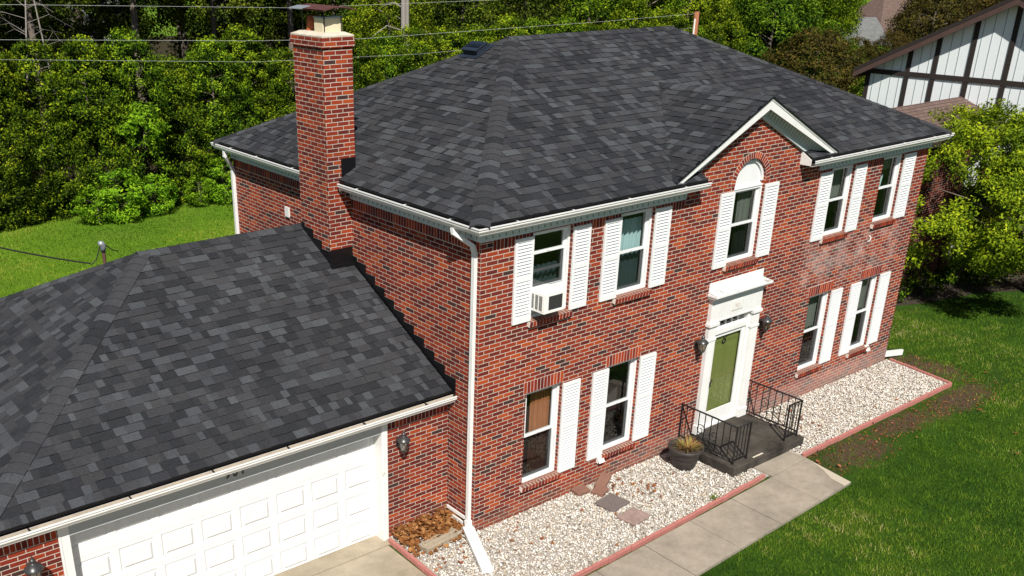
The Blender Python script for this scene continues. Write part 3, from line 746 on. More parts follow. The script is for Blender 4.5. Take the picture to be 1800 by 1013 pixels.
# eave return end boxes
for x0, x1 in ((5.03, 5.045), (8.20, 8.215)):
    er = MB(); er.poly([(x0, -OV+.10, ZG-.11), (x0, -.001, ZG-.11), (x0, -.001, ZG+.15), (x0, -OV+.10, ZG+.005)]); er.poly([(x1, -OV+.10, ZG-.11), (x1, -OV+.10, ZG+.005), (x1, -.001, ZG+.15), (x1, -.001, ZG-.11)])
    er.poly([(x0, -OV+.10, ZG+.005), (x0, -.001, ZG+.15), (x1, -.001, ZG+.15), (x1, -OV+.10, ZG+.005)]); er.poly([(x0, -OV+.10, ZG-.11), (x1, -OV+.10, ZG-.11), (x1, -OV+.1, ZG+.005), (x0, -OV+.1, ZG+.005)])
    er.build('eave_return', 'gutter', house)
# black drip edge under the shingles along the eaves
zd = ZE-.004
for a, b in ((E0, 5.03), (8.215, W-E0)): MB().box(a, b, E0+.002, E0+.03, zd-.06, zd-.001).build('drip_edge', 'flash', house)
for a, b in ((E0+.03, 3.64), (4.74, D-E0)): MB().box(E0+.002, E0+.03, a, b, zd-.061, zd-.002).build('drip_edge', 'flash', house)

# roof vent
rv = MB(); c = Vector((3.66, 4.62, ZG+SL*(3.66+OV)+.02)); nn = Vector((-SL, 0, 1)).normalized(); vv = Vector((1, 0, SL)).normalized(); yy = Vector((0, 1, 0))
rv.obox(c+nn*.005, vv*.28, yy*.28, nn*.006)
for a_, b_, h_ in ((-.14, .18, .03), (-.14, .16, .07), (-.13, .12, .10)): rv.obox(c+nn*h_+vv*.02, vv*b_, yy*.22, nn*.022)
rv.obox(c+nn*.11+vv*-.02, vv*.17, yy*.235, nn*.012)
rv.build('roof_vent', simple('vent_metal', (.018, .025, .038), .3, .2, spec=.7), roof, bevel=.01)

# ---------------------------------------------------------------- chimney
CX0, CX1, CY0, CY1 = -.475, .109, 3.684, 4.70
ch = MB(); ch.box(CX0, CX1, CY0, CY1, 3.4, 7.86)
chim = ch.build('chimney', 'brick', house)
MB().box(CX0-.035, CX1+.035, CY0-.035, CY1+.035, 7.86, 8.02).build('corbel', 'brick', chim, bevel=.008)
mb = MB(); x0, x1, y0, y1 = CX0-.03, CX1+.03, CY0-.03, CY1+.03
mb.box(x0, x1, y0, y1, 8.02, 8.05); cr_ = [(x0, y0, 8.05), (x1, y0, 8.05), (x1, y1, 8.05), (x0, y1, 8.05)]; tp = [(x0+.12, y0+.12, 8.10), (x1-.12, y0+.12, 8.10), (x1-.12, y1-.12, 8.10), (x0+.12, y1-.12, 8.10)]
mb.poly(tp)
for i in range(4): mb.poly([cr_[i], cr_[(i+1) % 4], tp[(i+1) % 4], tp[i]])
mb.build('chimney_crown', 'crown', chim, bevel=.012)
fl = MB().box(-.36, .03, 3.86, 4.14, 8.08, 8.32).build('flue_liner', 'cream', chim, bevel=.006)
MB().box(-.37, .04, 3.85, 4.15, 8.32, 8.345).build('flue_rim', 'galv', fl)
MB().lathe([(.13, 8.05), (.105, 8.22), (.11, 8.34), (.085, 8.34), (.08, 8.2)], (-.19, 4.46, 0), 20).build('clay_pot', 'clay', chim, smooth=True)
mb = MB()
for x in (-.34, .0):
    for y in (3.84, 4.56): mb.tube([(x, y, 8.08), (x, y, 8.46)], .009, 6)
mb.build('lid_support', 'iron', chim)
mb = MB(); n = 10
for i in range(n):
    xa, xb = -.46+.66*i/n, -.46+.66*(i+1)/n; h = lambda x: 8.46+.05*math.sin((x+.46)/.66*math.pi)+.006*math.sin(x*40)
    mb.poly([(xa, 3.66, h(xa)), (xb, 3.66, h(xb)), (xb, 4.74, h(xb)+.01), (xa, 4.74, h(xa)+.01)]); mb.poly([(xa, 3.66, h(xa)-.02), (xb, 3.66, h(xb)-.02), (xb, 4.74, h(xb)-.01), (xa, 4.74, h(xa)-.01)])
    mb.poly([(xa, 3.66, h(xa)-.02), (xb, 3.66, h(xb)-.02), (xb, 3.66, h(xb)), (xa, 3.66, h(xa))])
lid = mb.build('chimney_lid', 'tin', chim)
MB().obox((-.40, 4.55, 8.48), (.10, 0, .02), (0, .22, 0), (0, 0, .006)).build('lid_patch', 'galv', lid)
# flashing
mb = MB(); 
mb.box(CX0-.008, 0.0, CY0-.008, CY0, 3.95, 4.345); mb.build('chimney_apron', 'flash', house)
mb = MB(); mb.box(CX1-.30, CX1+.006, CY0-.007, CY0-.001, 5.55, 5.98)
mb.poly([(CX1+.004, CY0-.01, 5.7), (CX1+.004, CY1, 5.7), (CX1+.004, CY1, 6.0), (CX1+.004, CY0-.01, 6.0)]); mb.build('roof_side_flashing', 'flash', chim)
gz = lambda y: GZ+GSL*(y-GOV) if y <= GRY else GZR-GSL*(y-GRY)
def steps(mb, x, ya, yb, st_=4*BH):
    y = ya
    while y < yb-.01:
        y2 = min(y+st_, yb); top = (math.floor((gz(y2)+.10)/BH)+1)*BH
        mb.box(x-.008, x+.001, y, y2, gz(y)-.1, top); y = y2
for x_f, ya_, yb_2 in ((0, GY-.2, CY0), (CX0, CY0, CY1), (0, CY1, GRY+.25)): mb = MB(); steps(mb, x_f, ya_, yb_2); mb.build('step_flashing', 'flash', house)
mb = MB()
mb.box(CX0-.04, CX0+.47, CY0-.10, CY0-.003, gz(CY0)-.06, gz(CY0)+.015)
mb.build('apron_foot', 'flash', house)

# ---------------------------------------------------------------- downspouts
def spout(mb, pts, w_=.082, d_=.058): 
    for i in range(len(pts)-1):
        a, b = Vector(pts[i]), Vector(pts[i+1]); t = (b-a).normalized(); s_ = t.cross(Vector((0, 1, 0)) if abs(t.y) < .8 else Vector((1, 0, 0))).normalized(); f = s_.cross(t).normalized()
        mb.obox((a+b)/2, t*((b-a).length/2+.012), s_*w_/2, f*d_/2)
mb = MB(); X = -.035
spout(mb, [(-.275, .36, 5.44), (-.275, .33, 5.36), (-.06, .13, 5.17), (X, .11, 5.05), (X, .11, .16)], .062, .085)
spd = mb.build('downspout', 'gutter', house, bevel=.006); spd['label'] = 'white downspout at the front left corner'
mb = MB(); spout(mb, [(X-.01, .10, .22), (-.06, .06, .10)], .09, .11); spout(mb, [(-.07, .06, .095), (-.60, -1.09, .065)], .075, .20); mb.build('downspout_elbow', 'gutter', spd, bevel=.006)
MB().box(-.09, -.07, .2, .7, .1, .17).box(-.05, -.03, .2, .7, .2, .26).build('spout_strap', 'gutter', spd)
mb = MB(); spout(mb, [(-.27, 8.25, 5.44), (-.27, 8.25, 5.34), (-.10, 8.38, 5.12), (-.04, 8.40, 5.0), (-.04, 8.40, .1)], .07, .09); q = mb.build('downspout', 'gutter', house, bevel=.006); q['label'] = 'white downspout at the back left corner'
mb = MB(); spout(mb, [(W+.05, .12, 5.4), (W+.05, .12, .15)], .06, .08); q = mb.build('downspout', 'gutter', house, bevel=.006); q['label'] = 'white downspout at the right corner'
mb = MB(); spout(mb, [(W+.05, .12, .12), (W+.75, -.02, .06)], .14, .06); mb.build('downspout_elbow', 'gutter', q)

# small fittings on the wall
def ventcap(x, z, lab):
    mb = MB(); mb.box(x-.07, x+.07, -.05, -.001, z-.07, z+.07); mb.poly([(x-.075, -.10, z-.05), (x+.075, -.10, z-.05), (x+.075, -.02, z+.08), (x-.075, -.02, z+.08)]); mb.box(x-.055, x+.055, -.09, -.05, z-.055, z+.03)
    v = mb.build('wall_vent', 'ac', house, bevel=.004); v['label'] = lab
ventcap(3.07, .50, 'small white wall vent left of the second window'); ventcap(12.15, .60, 'small white wall vent near the right end')
MB().tube([(11.33, -.01, 3.50), (11.35, -.05, 3.46), (11.33, -.05, 3.40), (11.31, -.01, 3.36)], .012, 6).build('shutter_hook', 'white', house)
MB().box(-.03, -.002, 6.0, 6.16, 4.42, 4.62).build('wall_box', 'white', house)

# ---------------------------------------------------------------- garage
GDX0, GDX1, GDZ = -6.57, -1.405, 2.07
wall('garage_wall', [(GX0, -.3), (0, -.3), (0, 2.36), (GX0, 2.36)], [R(GDX0-.12, GDX1+.115, -.25, 2.30)], 'y', GY, .30)
wall('garage_wall', [(GY, -.3), (8.82, -.3), (8.82, 2.36), (GY, 2.36)], [], 'x', GX0, .1)
wall('garage_wall', [(GX0, -.3), (0, -.3), (0, 2.36), (GX0, 2.36)], [], 'y', 8.82, .1)
for a, b in ((GDX1+.13, -.02), (GX0+.02, GDX0-.16)): mb = MB(); soldiers(mb, a, b, 2.085, 2.27, 'y', GY); mb.build('soldier_course', 'unit', house)
tr = MB(); tr.box(GDX0-.12, GDX0, GY-.02, GY+.28, -.09, 2.36); tr.box(GDX0-.15, GDX0-.12, GY-.03, GY+.0, -.06, 2.36); tr.build('garage_door_jamb', 'white', house)
tr = MB(); tr.box(GDX1, GDX1+.115, GY-.02, GY+.28, -.09, 2.36)
MB().box(GDX0, GDX1, GY-.015, GY+.2, GDZ, 2.36).build('garage_header', simple('header_shade_grey', (.40, .42, .42), .6, .12, 4), house)  # white header coloured grey: the eave's shade is put into its tone
tr.box(GDX1+.03, GDX1+.05, GY-.035, GY-.02, -.05, 2.2)
tr.build('garage_door_jamb', 'white', house)
MB().box(GDX0+.15, -4.9, GY-.024, GY-.015, 2.24, 2.246).build('header_seam', 'grey', house)
gd = MB(); yd = GY+.215; gd.box(GDX0, GDX1, yd, yd+.04, -.09, GDZ)
nc, nr = 8, 4; pw = (GDX1-GDX0)/nc; ph = (GDZ+.09)/nr
for j in range(1, nr): gd.box(GDX0, GDX1, yd-.002, yd, -.09+j*ph-.004, -.09+j*ph+.0)
def raised(mb, x0, x1, z0, z1, y):
    q = [(x0, z0), (x1, z0), (x1, z1), (x0, z1)]
    lv = [(0, 0), (.022, .014), (.038, .014), (.075, -.010), (.0, 0)]
    loops = []
    for k, (ins, dep) in enumerate(lv[:4]):
        loops.append([(x0+ins, y+dep-.003, z0+ins), (x1-ins, y+dep-.003, z0+ins), (x1-ins, y+dep-.003, z1-ins), (x0+ins, y+dep-.003, z1-ins)])
    for a, b in zip(loops, loops[1:]):
        for i in range(4): mb.poly([a[i], a[(i+1) % 4], b[(i+1) % 4], b[i]])
    mb.poly(loops[-1])
gd = MB()
# door skin as a lattice around the raised panels
for j in range(nr):
    za, zb = -.09+j*ph, -.09+(j+1)*ph
    mz = .072; mx = .052; mb_ = .19 if j == nr-1 else mz
    gd.box(GDX0, GDX1, yd-.003, yd+.04, za+.003, za+mb_); gd.box(GDX0, GDX1, yd-.003, yd+.04, zb-mz, zb-.003); gd.box(GDX0, GDX1, yd+.006, yd+.04, zb-.003, zb+.003)
    for i in range(nc+1):
        xa = GDX0+i*pw; gd.box(max(GDX0, xa-mx), min(GDX1, xa+mx), yd-.003, yd+.04, za+mb_, zb-mz)
    for i in range(nc): raised(gd, GDX0+i*pw+mx, GDX0+(i+1)*pw-mx, za+mb_, zb-mz, yd)
gdo = gd.build('garage_door', 'vinyl', house)
gn = text_obj('garage_number', '9 0 1', .16, (-4.06, GY-.018, 2.165), (math.pi/2, 0, 0), 'iron', house, .004, .004)
mb = MB().obox((GDX1+.01, GY-.045, 1.42), (.022, 0, 0), (0, .02, 0), (0, 0, .075)); mb.obox((GDX1+.01, GY-.04, 1.33), (.012, 0, 0), (0, .015, 0), (0, 0, .03)); mb.build('door_sensor', 'ac', house, bevel=.01)
# gutter and frieze
mb = MB(); gbk = GOV+.128
mb.sweep([(.001, 2.27), (.03, 2.27), (.03, 2.335), (GY-gbk, 2.335), (GY-gbk, 2.36), (.001, 2.36)], (GXE+.3, GY, 0), (-.01, GY, 0), (0, -1, 0), (0, 0, 1)); mb.build('garage_frieze', 'frieze', house)
gutter((GXE+.13, gbk, GZ-.01), (-.012, gbk, GZ-.01), (0, -1, 0), m0=-1, liner='debris')
gutter((GXE+.13, 9.05, GZ-.01), (GXE+.13, gbk, GZ-.01), (-1, 0, 0), m1=1)
# roof
sh = MB(); ge = GOV+.125; gze = GZ+GSL*.125
Vf, Lf = plane_frame(GSL, (0, 1, 0)); hr = (GRY-ge); rn = hr*Lf; wx = 0-GXE; cvy = (CY0-ge)*Lf
shingles(sh, (GXE, ge, gze), (1, 0, 0), Vf, [[(0, 0), (wx-.035, 0), (wx-.035, cvy), (cvy/Lf, cvy)], [(cvy/Lf, cvy), (wx+CX0-.008, cvy), (wx+CX0-.008, rn), (hr, rn)], [(wx+CX0-.008, (CY1-ge)*Lf), (wx-.008, (CY1-ge)*Lf), (wx-.008, rn), (wx+CX0-.008, rn)]], 41)
Vb, _ = plane_frame(GSL, (0, -1, 0)); shingles(sh, (0, 2*GRY-ge, gze), (-1, 0, 0), Vb, [[(0, 0), (wx, 0), (wx-hr, rn), (0, rn)]], 42)
Vw, _ = plane_frame(GSL, (1, 0, 0)); dd = 2*(GRY-ge); shingles(sh, (GXE, 2*GRY-ge, gze), (0, -1, 0), Vw, [[(0, 0), (dd, 0), (dd/2, rn)]], 43)
groof = sh.build('garage_roof', 'shingle', house); groof['label'] = 'low hip roof of the garage, charcoal shingles'
cp2 = MB(); gm = {'f': -Vf, 'b': -Vb, 'l': -Vw}; GR0 = Vector((GXE+hr, GRY, gze+GSL*hr))
hipcap((GXE, ge, gze), GR0, 'l', 'f', 51, cp2, gm); hipcap((GXE, 2*GRY-ge, gze), GR0, 'b', 'l', 52, cp2, gm); hipcap(GR0-Vector((.1, 0, 0)), (-.01, GRY, GR0.z), 'b', 'f', 53, cp2, gm)
cp2.build('ridge_cap', 'shingle', groof)
MB().box(GXE, -.01, ge+.002, ge+.03, gze-.045, gze-.002).build('drip_edge', 'flash', groof)
MB().box(-7.98, -7.86, GY-.05, GY-.003, .3, 2.02).build('white_board', 'vinyl', house)
# ---------------------------------------------------------------- wall lamps
def lamp(x, y, z, label, s=1.0):
    t = thing('wall_lamp', label, 'wall lamp', (x, y, z), 'black wall lanterns')
    def P(a, b, c): return (a*s, b*s, c*s)
    cyl = -.16*s
    b = MB(); b.obox(P(0, -.012, .02), P(.045, 0, 0), P(0, .012, 0), P(0, 0, .09)); b.tube([P(0, -.02, .03), P(0, -.08, -.06), P(0, -.14, -.10), P(0, -.16, -.07)], .011*s, 8)
    b.tube([P(0, -.02, .06), P(0, -.07, .02)], .010*s, 6); b.build('bracket', 'lampmetal', t)
    b = MB(); b.lathe([(r*s, q*s) for r, q in [(.0, -.155), (.012, -.15), (.020, -.12), (.045, -.095), (.060, -.085), (.062, -.07), (.05, -.065)]], (0, cyl, 0), 8)
    for k in range(8):
        a = 2*math.pi*k/8; c, d = math.cos(a), math.sin(a)
        b.tube([(c*.058*s, cyl+d*.058*s, -.07*s), (c*.098*s, cyl+d*.098*s, .10*s)], .006*s, 5)
    b.build('cage', 'lampmetal', t)
    b = MB(); b.lathe([(r*s, q*s) for r, q in [(.108, .090), (.118, .10), (.112, .115), (.085, .15), (.045, .175), (.030, .182), (.030, .20), (.040, .21), (.030, .232), (.012, .245), (.014, .262), (.0, .285)]], (0, cyl, 0), 16); b.build('lamp_cap', 'lampmetal', t, smooth=True)
    MB().lathe([(.054*s, -.07*s), (.093*s, .095*s)], (0, cyl, 0), 8).build('lamp_glass', 'lampglass', t)
    MB().lathe([(.016*s, -.07*s), (.018*s, .0), (.018*s, .05*s), (.0, .07*s)], (0, cyl, 0), 10).build('bulb', 'bulb', t, smooth=True)
    return t
lamp(5.60, 0, 2.22, 'black lantern on the brick wall left of the green front door')
lamp(7.66, 0, 2.22, 'black lantern on the brick wall right of the green front door')
lamp(-1.06, GY, 1.80, 'black lantern right of the white garage door')
lamp(-7.13, GY, 1.74, 'dark lantern at the picture edge left of the garage door', 1.12)

# ---------------------------------------------------------------- air conditioner
ax0, ax1, az0, az1, ay = 1.085, 1.53, 3.93, 4.262, -.335
t = thing('air_conditioner', 'white window air conditioner sticking out of the upper left window', 'air conditioner', ((ax0+ax1)/2, 0, az0))
ox = (ax0+ax1)/2; hw, hz = (ax1-ax0)/2, az1-az0
b = MB(); b.box(-hw, hw, ay, .09, 0, .02).box(-hw, hw, ay, .09, hz-.02, hz).box(-hw, -hw+.02, ay, .09, .02, hz-.02).box(hw-.02, hw, ay, .09, .02, hz-.02)
b.box(-hw+.02, -hw+.10, ay, ay+.02, .02, hz-.02).box(hw-.035, hw-.02, ay, ay+.02, .02, hz-.02).box(-hw+.1, hw-.035, ay, ay+.02, .02, .045).box(-hw+.1, hw-.035, ay, ay+.02, hz-.045, hz-.02)
for i in range(3): b.box(-hw-.004, -hw, ay+.03+.10*i, ay+.045+.10*i, .03, hz-.03)
b.build('housing', 'ac', t, bevel=.008)
b = MB()
for i in range(26): z = .055+(hz-.11)*i/25; b.box(-hw+.1, hw-.035, ay+.006, ay+.012, z-.002, z+.002)
for i in range(20): x = -hw+.1+(2*hw-.135)*i/19; b.box(x-.0015, x+.0015, ay+.004, ay+.010, .045, hz-.045)
b.box(-hw+.1, hw-.035, ay+.03, ay+.04, .02, hz-.02); b.build('rear_grille', 'acgrille', t)
b = MB()
for i in range(22):
    z = .045+(hz-.09)*i/21
    for y in (ay+.05, ay+.14, ay+.23): b.box(-hw-.002, -hw+.0005, y, y+.075, z-.003, z+.003)
b.build('side_louvres', 'acgrille', t)
for ch in t.children: pass

# ---------------------------------------------------------------- stoop, railings
st_ = MB(); st_.box(5.30, 7.58, -1.47, -.002, -.05, .20)
q = st_.build('stoop', 'stoop', None, bevel=.02); tag(q, 'dark stained concrete stoop under the green front door', 'doorstep')
mb = MB(); mb.obox((6.12, -1.40, .202), (.16, .0, 0), (0, .018, 0), (0, 0, .0015))
mb.build('worn_edge', 'crown', q)
def railing(x, dirx, label):
    t = thing('iron_railing', label, 'railing', (x, 0, .2), 'iron railings of the doorstep')
    L = 1.34; H = .80; r = MB()
    yE = -L; xr = dirx*.42
    r.obox((0, -L/2, H), (.018, 0, 0), (0, L/2, 0), (0, 0, .010)).obox((xr/2, yE, H), (abs(xr)/2+.018, 0, 0), (0, .018, 0), (0, 0, .008))
    r.build('handrail', 'iron', t)
    r = MB().obox((0, -L/2, .10), (.008, 0, 0), (0, L/2, 0), (0, 0, .012)).obox((xr/2, yE, .10), (abs(xr)/2, 0, 0), (0, .008, 0), (0, 0, .012)).build('bottom_rail', 'iron', t)
    for (px, py) in ((0, -.02), (0, yE), (xr, yE)):
        MB().obox((px, py, H/2), (.014, 0, 0), (0, .014, 0), (0, 0, H/2)).build('post', 'iron', t)
    for k in range(1, 9): MB().obox((0, -L*k/9, (H+.1)/2), (.0075, 0, 0), (0, .0075, 0), (0, 0, (H-.1)/2)).build('baluster', 'iron', t)
    for k in range(1, 4): MB().obox((xr*k/4, yE, (H+.1)/2), (.0075, 0, 0), (0, .0075, 0), (0, 0, (H-.1)/2)).build('baluster', 'iron', t)
    s = MB(); 
    for sg in (-1, 1):
        pts = []
        for k in range(30):
            a = k/29*math.pi*2.6; rr = .135*(1-k/36); pts.append((0, -L*.5+sg*(.16-rr*math.cos(a)*.8), .42+sg*rr*math.sin(a)))
        s.tube(pts, .009, 5)
    s.tube([(0, -L*.22, .11), (0, -L*.5, .30), (0, -L*.78, .11)], .009, 5); s.build('scrollwork', 'iron', t)
    return t
railing(5.40, 1, 'black iron railing on the left side of the stoop, beside the planter')
railing(7.48, -1, 'black iron railing on the right side of the stoop')

# ---------------------------------------------------------------- planter and dry plant
px_, py_ = 4.86, -.62
t = thing('planter', 'round dark plant pot standing on white gravel left of the stoop', 'plant pot', (px_, py_, .03)); t.scale = (1.16, 1.16, 1.12)
MB().lathe([(.0, 0), (.17, 0), (.185, .02), (.20, .10), (.215, .12), (.215, .14), (.222, .20), (.24, .22), (.24, .245), (.245, .27), (.285, .33), (.30, .345), (.30, .385), (.285, .395), (.265, .385), (.25, .33), (.24, .30)], (0, 0, 0), 36).build('pot', 'pot', t, smooth=True)
MB().lathe([(0, .345), (.15, .35), (.252, .33)], (0, 0, 0), 24).build('soil', 'soil', t)
M['dry'] = leaf_mat('dry_grass', [(0, (.20, .09, .035)), (.4, (.34, .20, .08)), (.7, (.30, .26, .07)), (1, (.20, .26, .06))], .2)
n = 260; V_ = []; F_ = []; T_ = []
for i in range(n):
    a = random.uniform(0, 2*math.pi); r = .15*math.sqrt(rnd()); b0 = Vector((r*math.cos(a)+.03, r*math.sin(a)-.02, .34)); ln = random.uniform(.10, .26); o2 = random.uniform(.3, 1.0)
    d = Vector((math.cos(a)*o2, math.sin(a)*o2, random.uniform(.5, 1.1))).normalized(); sd_ = d.cross(Vector((0, 0, 1))).normalized()*.005
    mid = b0+d*ln*.6; tip = b0+d*ln+Vector((0, 0, -ln*.22*o2)); k = len(V_)
    V_ += [b0-sd_, b0+sd_, mid+sd_, mid-sd_, tip-sd_*.3, tip+sd_*.3]; F_ += [(k, k+1, k+2, k+3), (k+3, k+2, k+5, k+4)]; tt = rnd(); T_ += [tt, tt]
o = mesh_np('dried_plant', np.array(V_), np.array(F_), T_, 'dry'); o.location = (px_, py_, .075); tag(o, 'dry straw coloured plant growing in the dark pot', 'plant')

# ---------------------------------------------------------------- ground
q = NT('lawn_ground'); X, Y, Z = q.xyz()[0], q.xyz()[1], q.xyz()[2]
def ell(cx, cy_, rx, ry, rot=0.0):
    c, s_ = math.cos(rot), math.sin(rot); dx = q.M('SUBTRACT', X, cx); dy = q.M('SUBTRACT', Y, cy_)
    a = q.M('DIVIDE', q.M('ADD', q.M('MULTIPLY', dx, c), q.M('MULTIPLY', dy, s_)), rx); b = q.M('DIVIDE', q.M('SUBTRACT', q.M('MULTIPLY', dy, c), q.M('MULTIPLY', dx, s_)), ry)
    return q.M('SUBTRACT', 1, q.M('SQRT', q.M('ADD', q.M('POWER', q.M('ABSOLUTE', a), 2), q.M('POWER', q.M('ABSOLUTE', b), 2))))
DIRT = [(13.75, -.75, .60, 1.1, .15), (12.6, -2.2, 1.5, .50, .05), (10.4, -2.1, 1.5, .38, -.05), (8.2, -2.2, 1.3, .60, 0)]
mk = None
for d_ in DIRT:
    e_ = ell(*d_); mk = e_ if mk is None else q.M('MAXIMUM', mk, e_)
mk = q.M('ADD', mk, q.M('MULTIPLY', q.M('SUBTRACT', q.noise(2.2, detail=8, rough=.75), .5), 2.6))
mk = q.ramp(mk, [(.0, (0, 0, 0)), (.60, (1, 1, 1))])
n1 = q.noise(.5, detail=5, rough=.6); n2 = q.noise(14, detail=6, rough=.7); n3 = q.noise(90, detail=3)
g1 = q.ramp(n1, [(.35, (.026, .066, .006)), (.55, (.045, .10, .008)), (.72, (.085, .135, .012))])
g1 = q.mix(q.M('MULTIPLY', n2, .6), g1, (.016, .035, .007))
back = q.ramp(q.M('DIVIDE', q.M('SUBTRACT', Y, 6), 4, clamp=True), [(0, (0, 0, 0)), (1, (1, 1, 1))])
g2 = q.mix(n2, (.085, .175, .011), (.12, .215, .014)); g2 = q.mix(q.M('MULTIPLY', q.ramp(n1, [(.45, (0, 0, 0)), (.7, (1, 1, 1))]), .5), g2, (.15, .20, .03))
g1 = q.mix(back, g1, g2)
dirt = q.mix(n2, (.050, .030, .020), (.13, .085, .055))
c = q.mix(mk, g1, dirt); q.base(c, 1.0, .1); q.bump(q.M('ADD', n3, n2), .8, .03); M['lawn'] = q.m
G0 = -.035
mb = MB(); mb.poly([(-120, -60, G0), (220, -60, G0), (220, 220, G0), (-120, 220, G0)]); setting(mb.build('lawn', 'lawn'))
# gravel bed base, walkway, driveway
mb = MB(); mb.poly([(-1.33, -5, .0), (.2, -5, .0), (.3, -2.05, .0), (5.95, -1.83, .0), (5.95, .01, .0), (0, .01, .0), (0, GY+.02, .0), (-1.33, GY+.02, .0)]); mb.poly([(5.95, -1.30, .0), (7.0, -1.30, .0), (7.05, -1.76, .0), (13.08, -1.74, 0), (13.35, .02, 0), (5.95, .02, 0)])
q = NT('gravel_base'); q.base(q.mix(q.noise(50, detail=4), (.24, .21, .18), (.50, .46, .41)), .95); q.bump(q.noise(40), 1, .02); M['gbase'] = q.m
setting(mb.build('gravel_bed', 'gbase'))
win = lambda x: -2.13+.037*x; wout = lambda x: -3.235+.045*x
mb = MB(); J = [-1.6, -.36, .88, 2.095, 3.35, 4.585, 5.855, 7.0]
for i in range(len(J)-1):
    a, b = J[i]+.008, J[i+1]-.008; z = .018+.004*(i % 2)
    p = [(a, wout(a)), (b, wout(b)), (b, win(b)), (a, win(a))]
    if i == len(J)-2: p = [(a, wout(a)), (b-.05, wout(b)), (b+.12, win(b)), (a, win(a))]
    mb.poly([(x, y, z) for x, y in p])
    for k in range(4): (x, y), (x2, y2) = p[k], p[(k+1) % 4]; mb.poly([(x, y, z), (x, y, z-.1), (x2, y2, z-.1), (x2, y2, z)])
p = [(5.93, win(5.93)+.01), (7.12, win(7.1)+.01), (7.1, -1.28), (5.93, -1.28)]; mb.poly([(x, y, .020) for x, y in p])
for k in range(4): (x, y), (x2, y2) = p[k], p[(k+1) % 4]; mb.poly([(x, y, .02), (x, y, -.08), (x2, y2, -.08), (x2, y2, .02)])
mb.poly([(6.70, -2.94, .026), (6.93, -2.93, .026), (7.08, -1.92, .026), (7.02, -2.1, .026), (6.92, -2.35, .026), (6.75, -2.62, .026)], .85)
setting(mb.build('walkway', 'concrete'))
mb = MB(); mb.poly([(-12, -9, -.030), (-1.42, -9, -.030), (-1.40, .597, -.030), (-12, .597, -.030)]); mb.box(-6.75, -1.30, .60, 1.15, -.2, -.012)
setting(mb.build('driveway', 'driveway'))
# edging runs of scalloped pieces
def edging(pts, label):
    mb = MB(); 
    for (a, b) in zip(pts, pts[1:]):
        a = Vector(a); b = Vector(b); L = (b-a).length; d = (b-a)/L; n = max(1, round(L/.2)); nn = Vector((-d.y, d.x, 0))
        for i in range(n):
            c = a+d*(L*(i+.5)/n)+Vector((0, 0, .012+random.uniform(-.004, .004))); k = L/n/2-.004
            c += nn*random.uniform(-.006, .006); mb.obox(c, d*k, nn*.028, (0, 0, .050))
            for m in range(2): mb.obox(c+d*k*(m-.5)+Vector((0, 0, .053)), d*(k*.36), nn*.022, (0, 0, .006))
    o = mb.build('garden_edging', 'edging', bevel=.008); return tag(o, label, 'edging', 'pink concrete edging pieces round the gravel')
edging([(.3, -2.02, 0), (3.0, -1.935, 0), (5.82, -1.80, 0)], 'long pink edging between left gravel bed and concrete walkway')
edging([(-1.33, .66, 0), (-1.36, -.4, 0), (-1.42, -1.6, 0), (-1.45, -4, 0)], 'pink edging between the driveway and the gravel')
edging([(7.15, -1.74, 0), (10, -1.73, 0), (13.06, -1.72, 0)], 'pink edging between right gravel bed and the lawn')
edging([(13.10, -1.70, -.02), (13.30, -.6, -.02), (13.37, -.05, -.02)], 'short pink edging at the right end of the gravel')

# ---------------------------------------------------------------- pebbles
def pip(P, poly):
    x, y = P[:, 0], P[:, 1]; ins = np.zeros(len(P), bool); n = len(poly)
    for i in range(n):
        (x1, y1), (x2, y2) = poly[i], poly[(i+1) % n]
        c = ((y1 > y) != (y2 > y)) & (x < (x2-x1)*(y-y1)/(y2-y1+1e-12)+x1); ins ^= c
    return ins
phi = (1+5**.5)/2
IV = np.array([(-1, phi, 0), (1, phi, 0), (-1, -phi, 0), (1, -phi, 0), (0, -1, phi), (0, 1, phi), (0, -1, -phi), (0, 1, -phi), (phi, 0, -1), (phi, 0, 1), (-phi, 0, -1), (-phi, 0, 1)], float); IV /= np.linalg.norm(IV[0])
IF = np.array([(0, 11, 5), (0, 5, 1), (0, 1, 7), (0, 7, 10), (0, 10, 11), (1, 5, 9), (5, 11, 4), (11, 10, 2), (10, 7, 6), (7, 1, 8), (3, 9, 4), (3, 4, 2), (3, 2, 6), (3, 6, 8), (3, 8, 9), (4, 9, 5), (2, 4, 11), (6, 2, 10), (8, 6, 7), (9, 8, 1)])
bedL = [(-1.27, -3.3), (.2, -3.3), (.33, -1.96), (5.82, -1.76), (5.9, -1.32), (5.26, -1.3), (5.26, -.02), (.03, -.02), (.03, .0), (-.03, 0), (-.03, .72), (-1.27, .72)]
bedR = [(7.12, -1.67), (13.02, -1.66), (13.28, -.02), (7.62, -.02), (7.62, -1.30), (7.1, -1.32)]
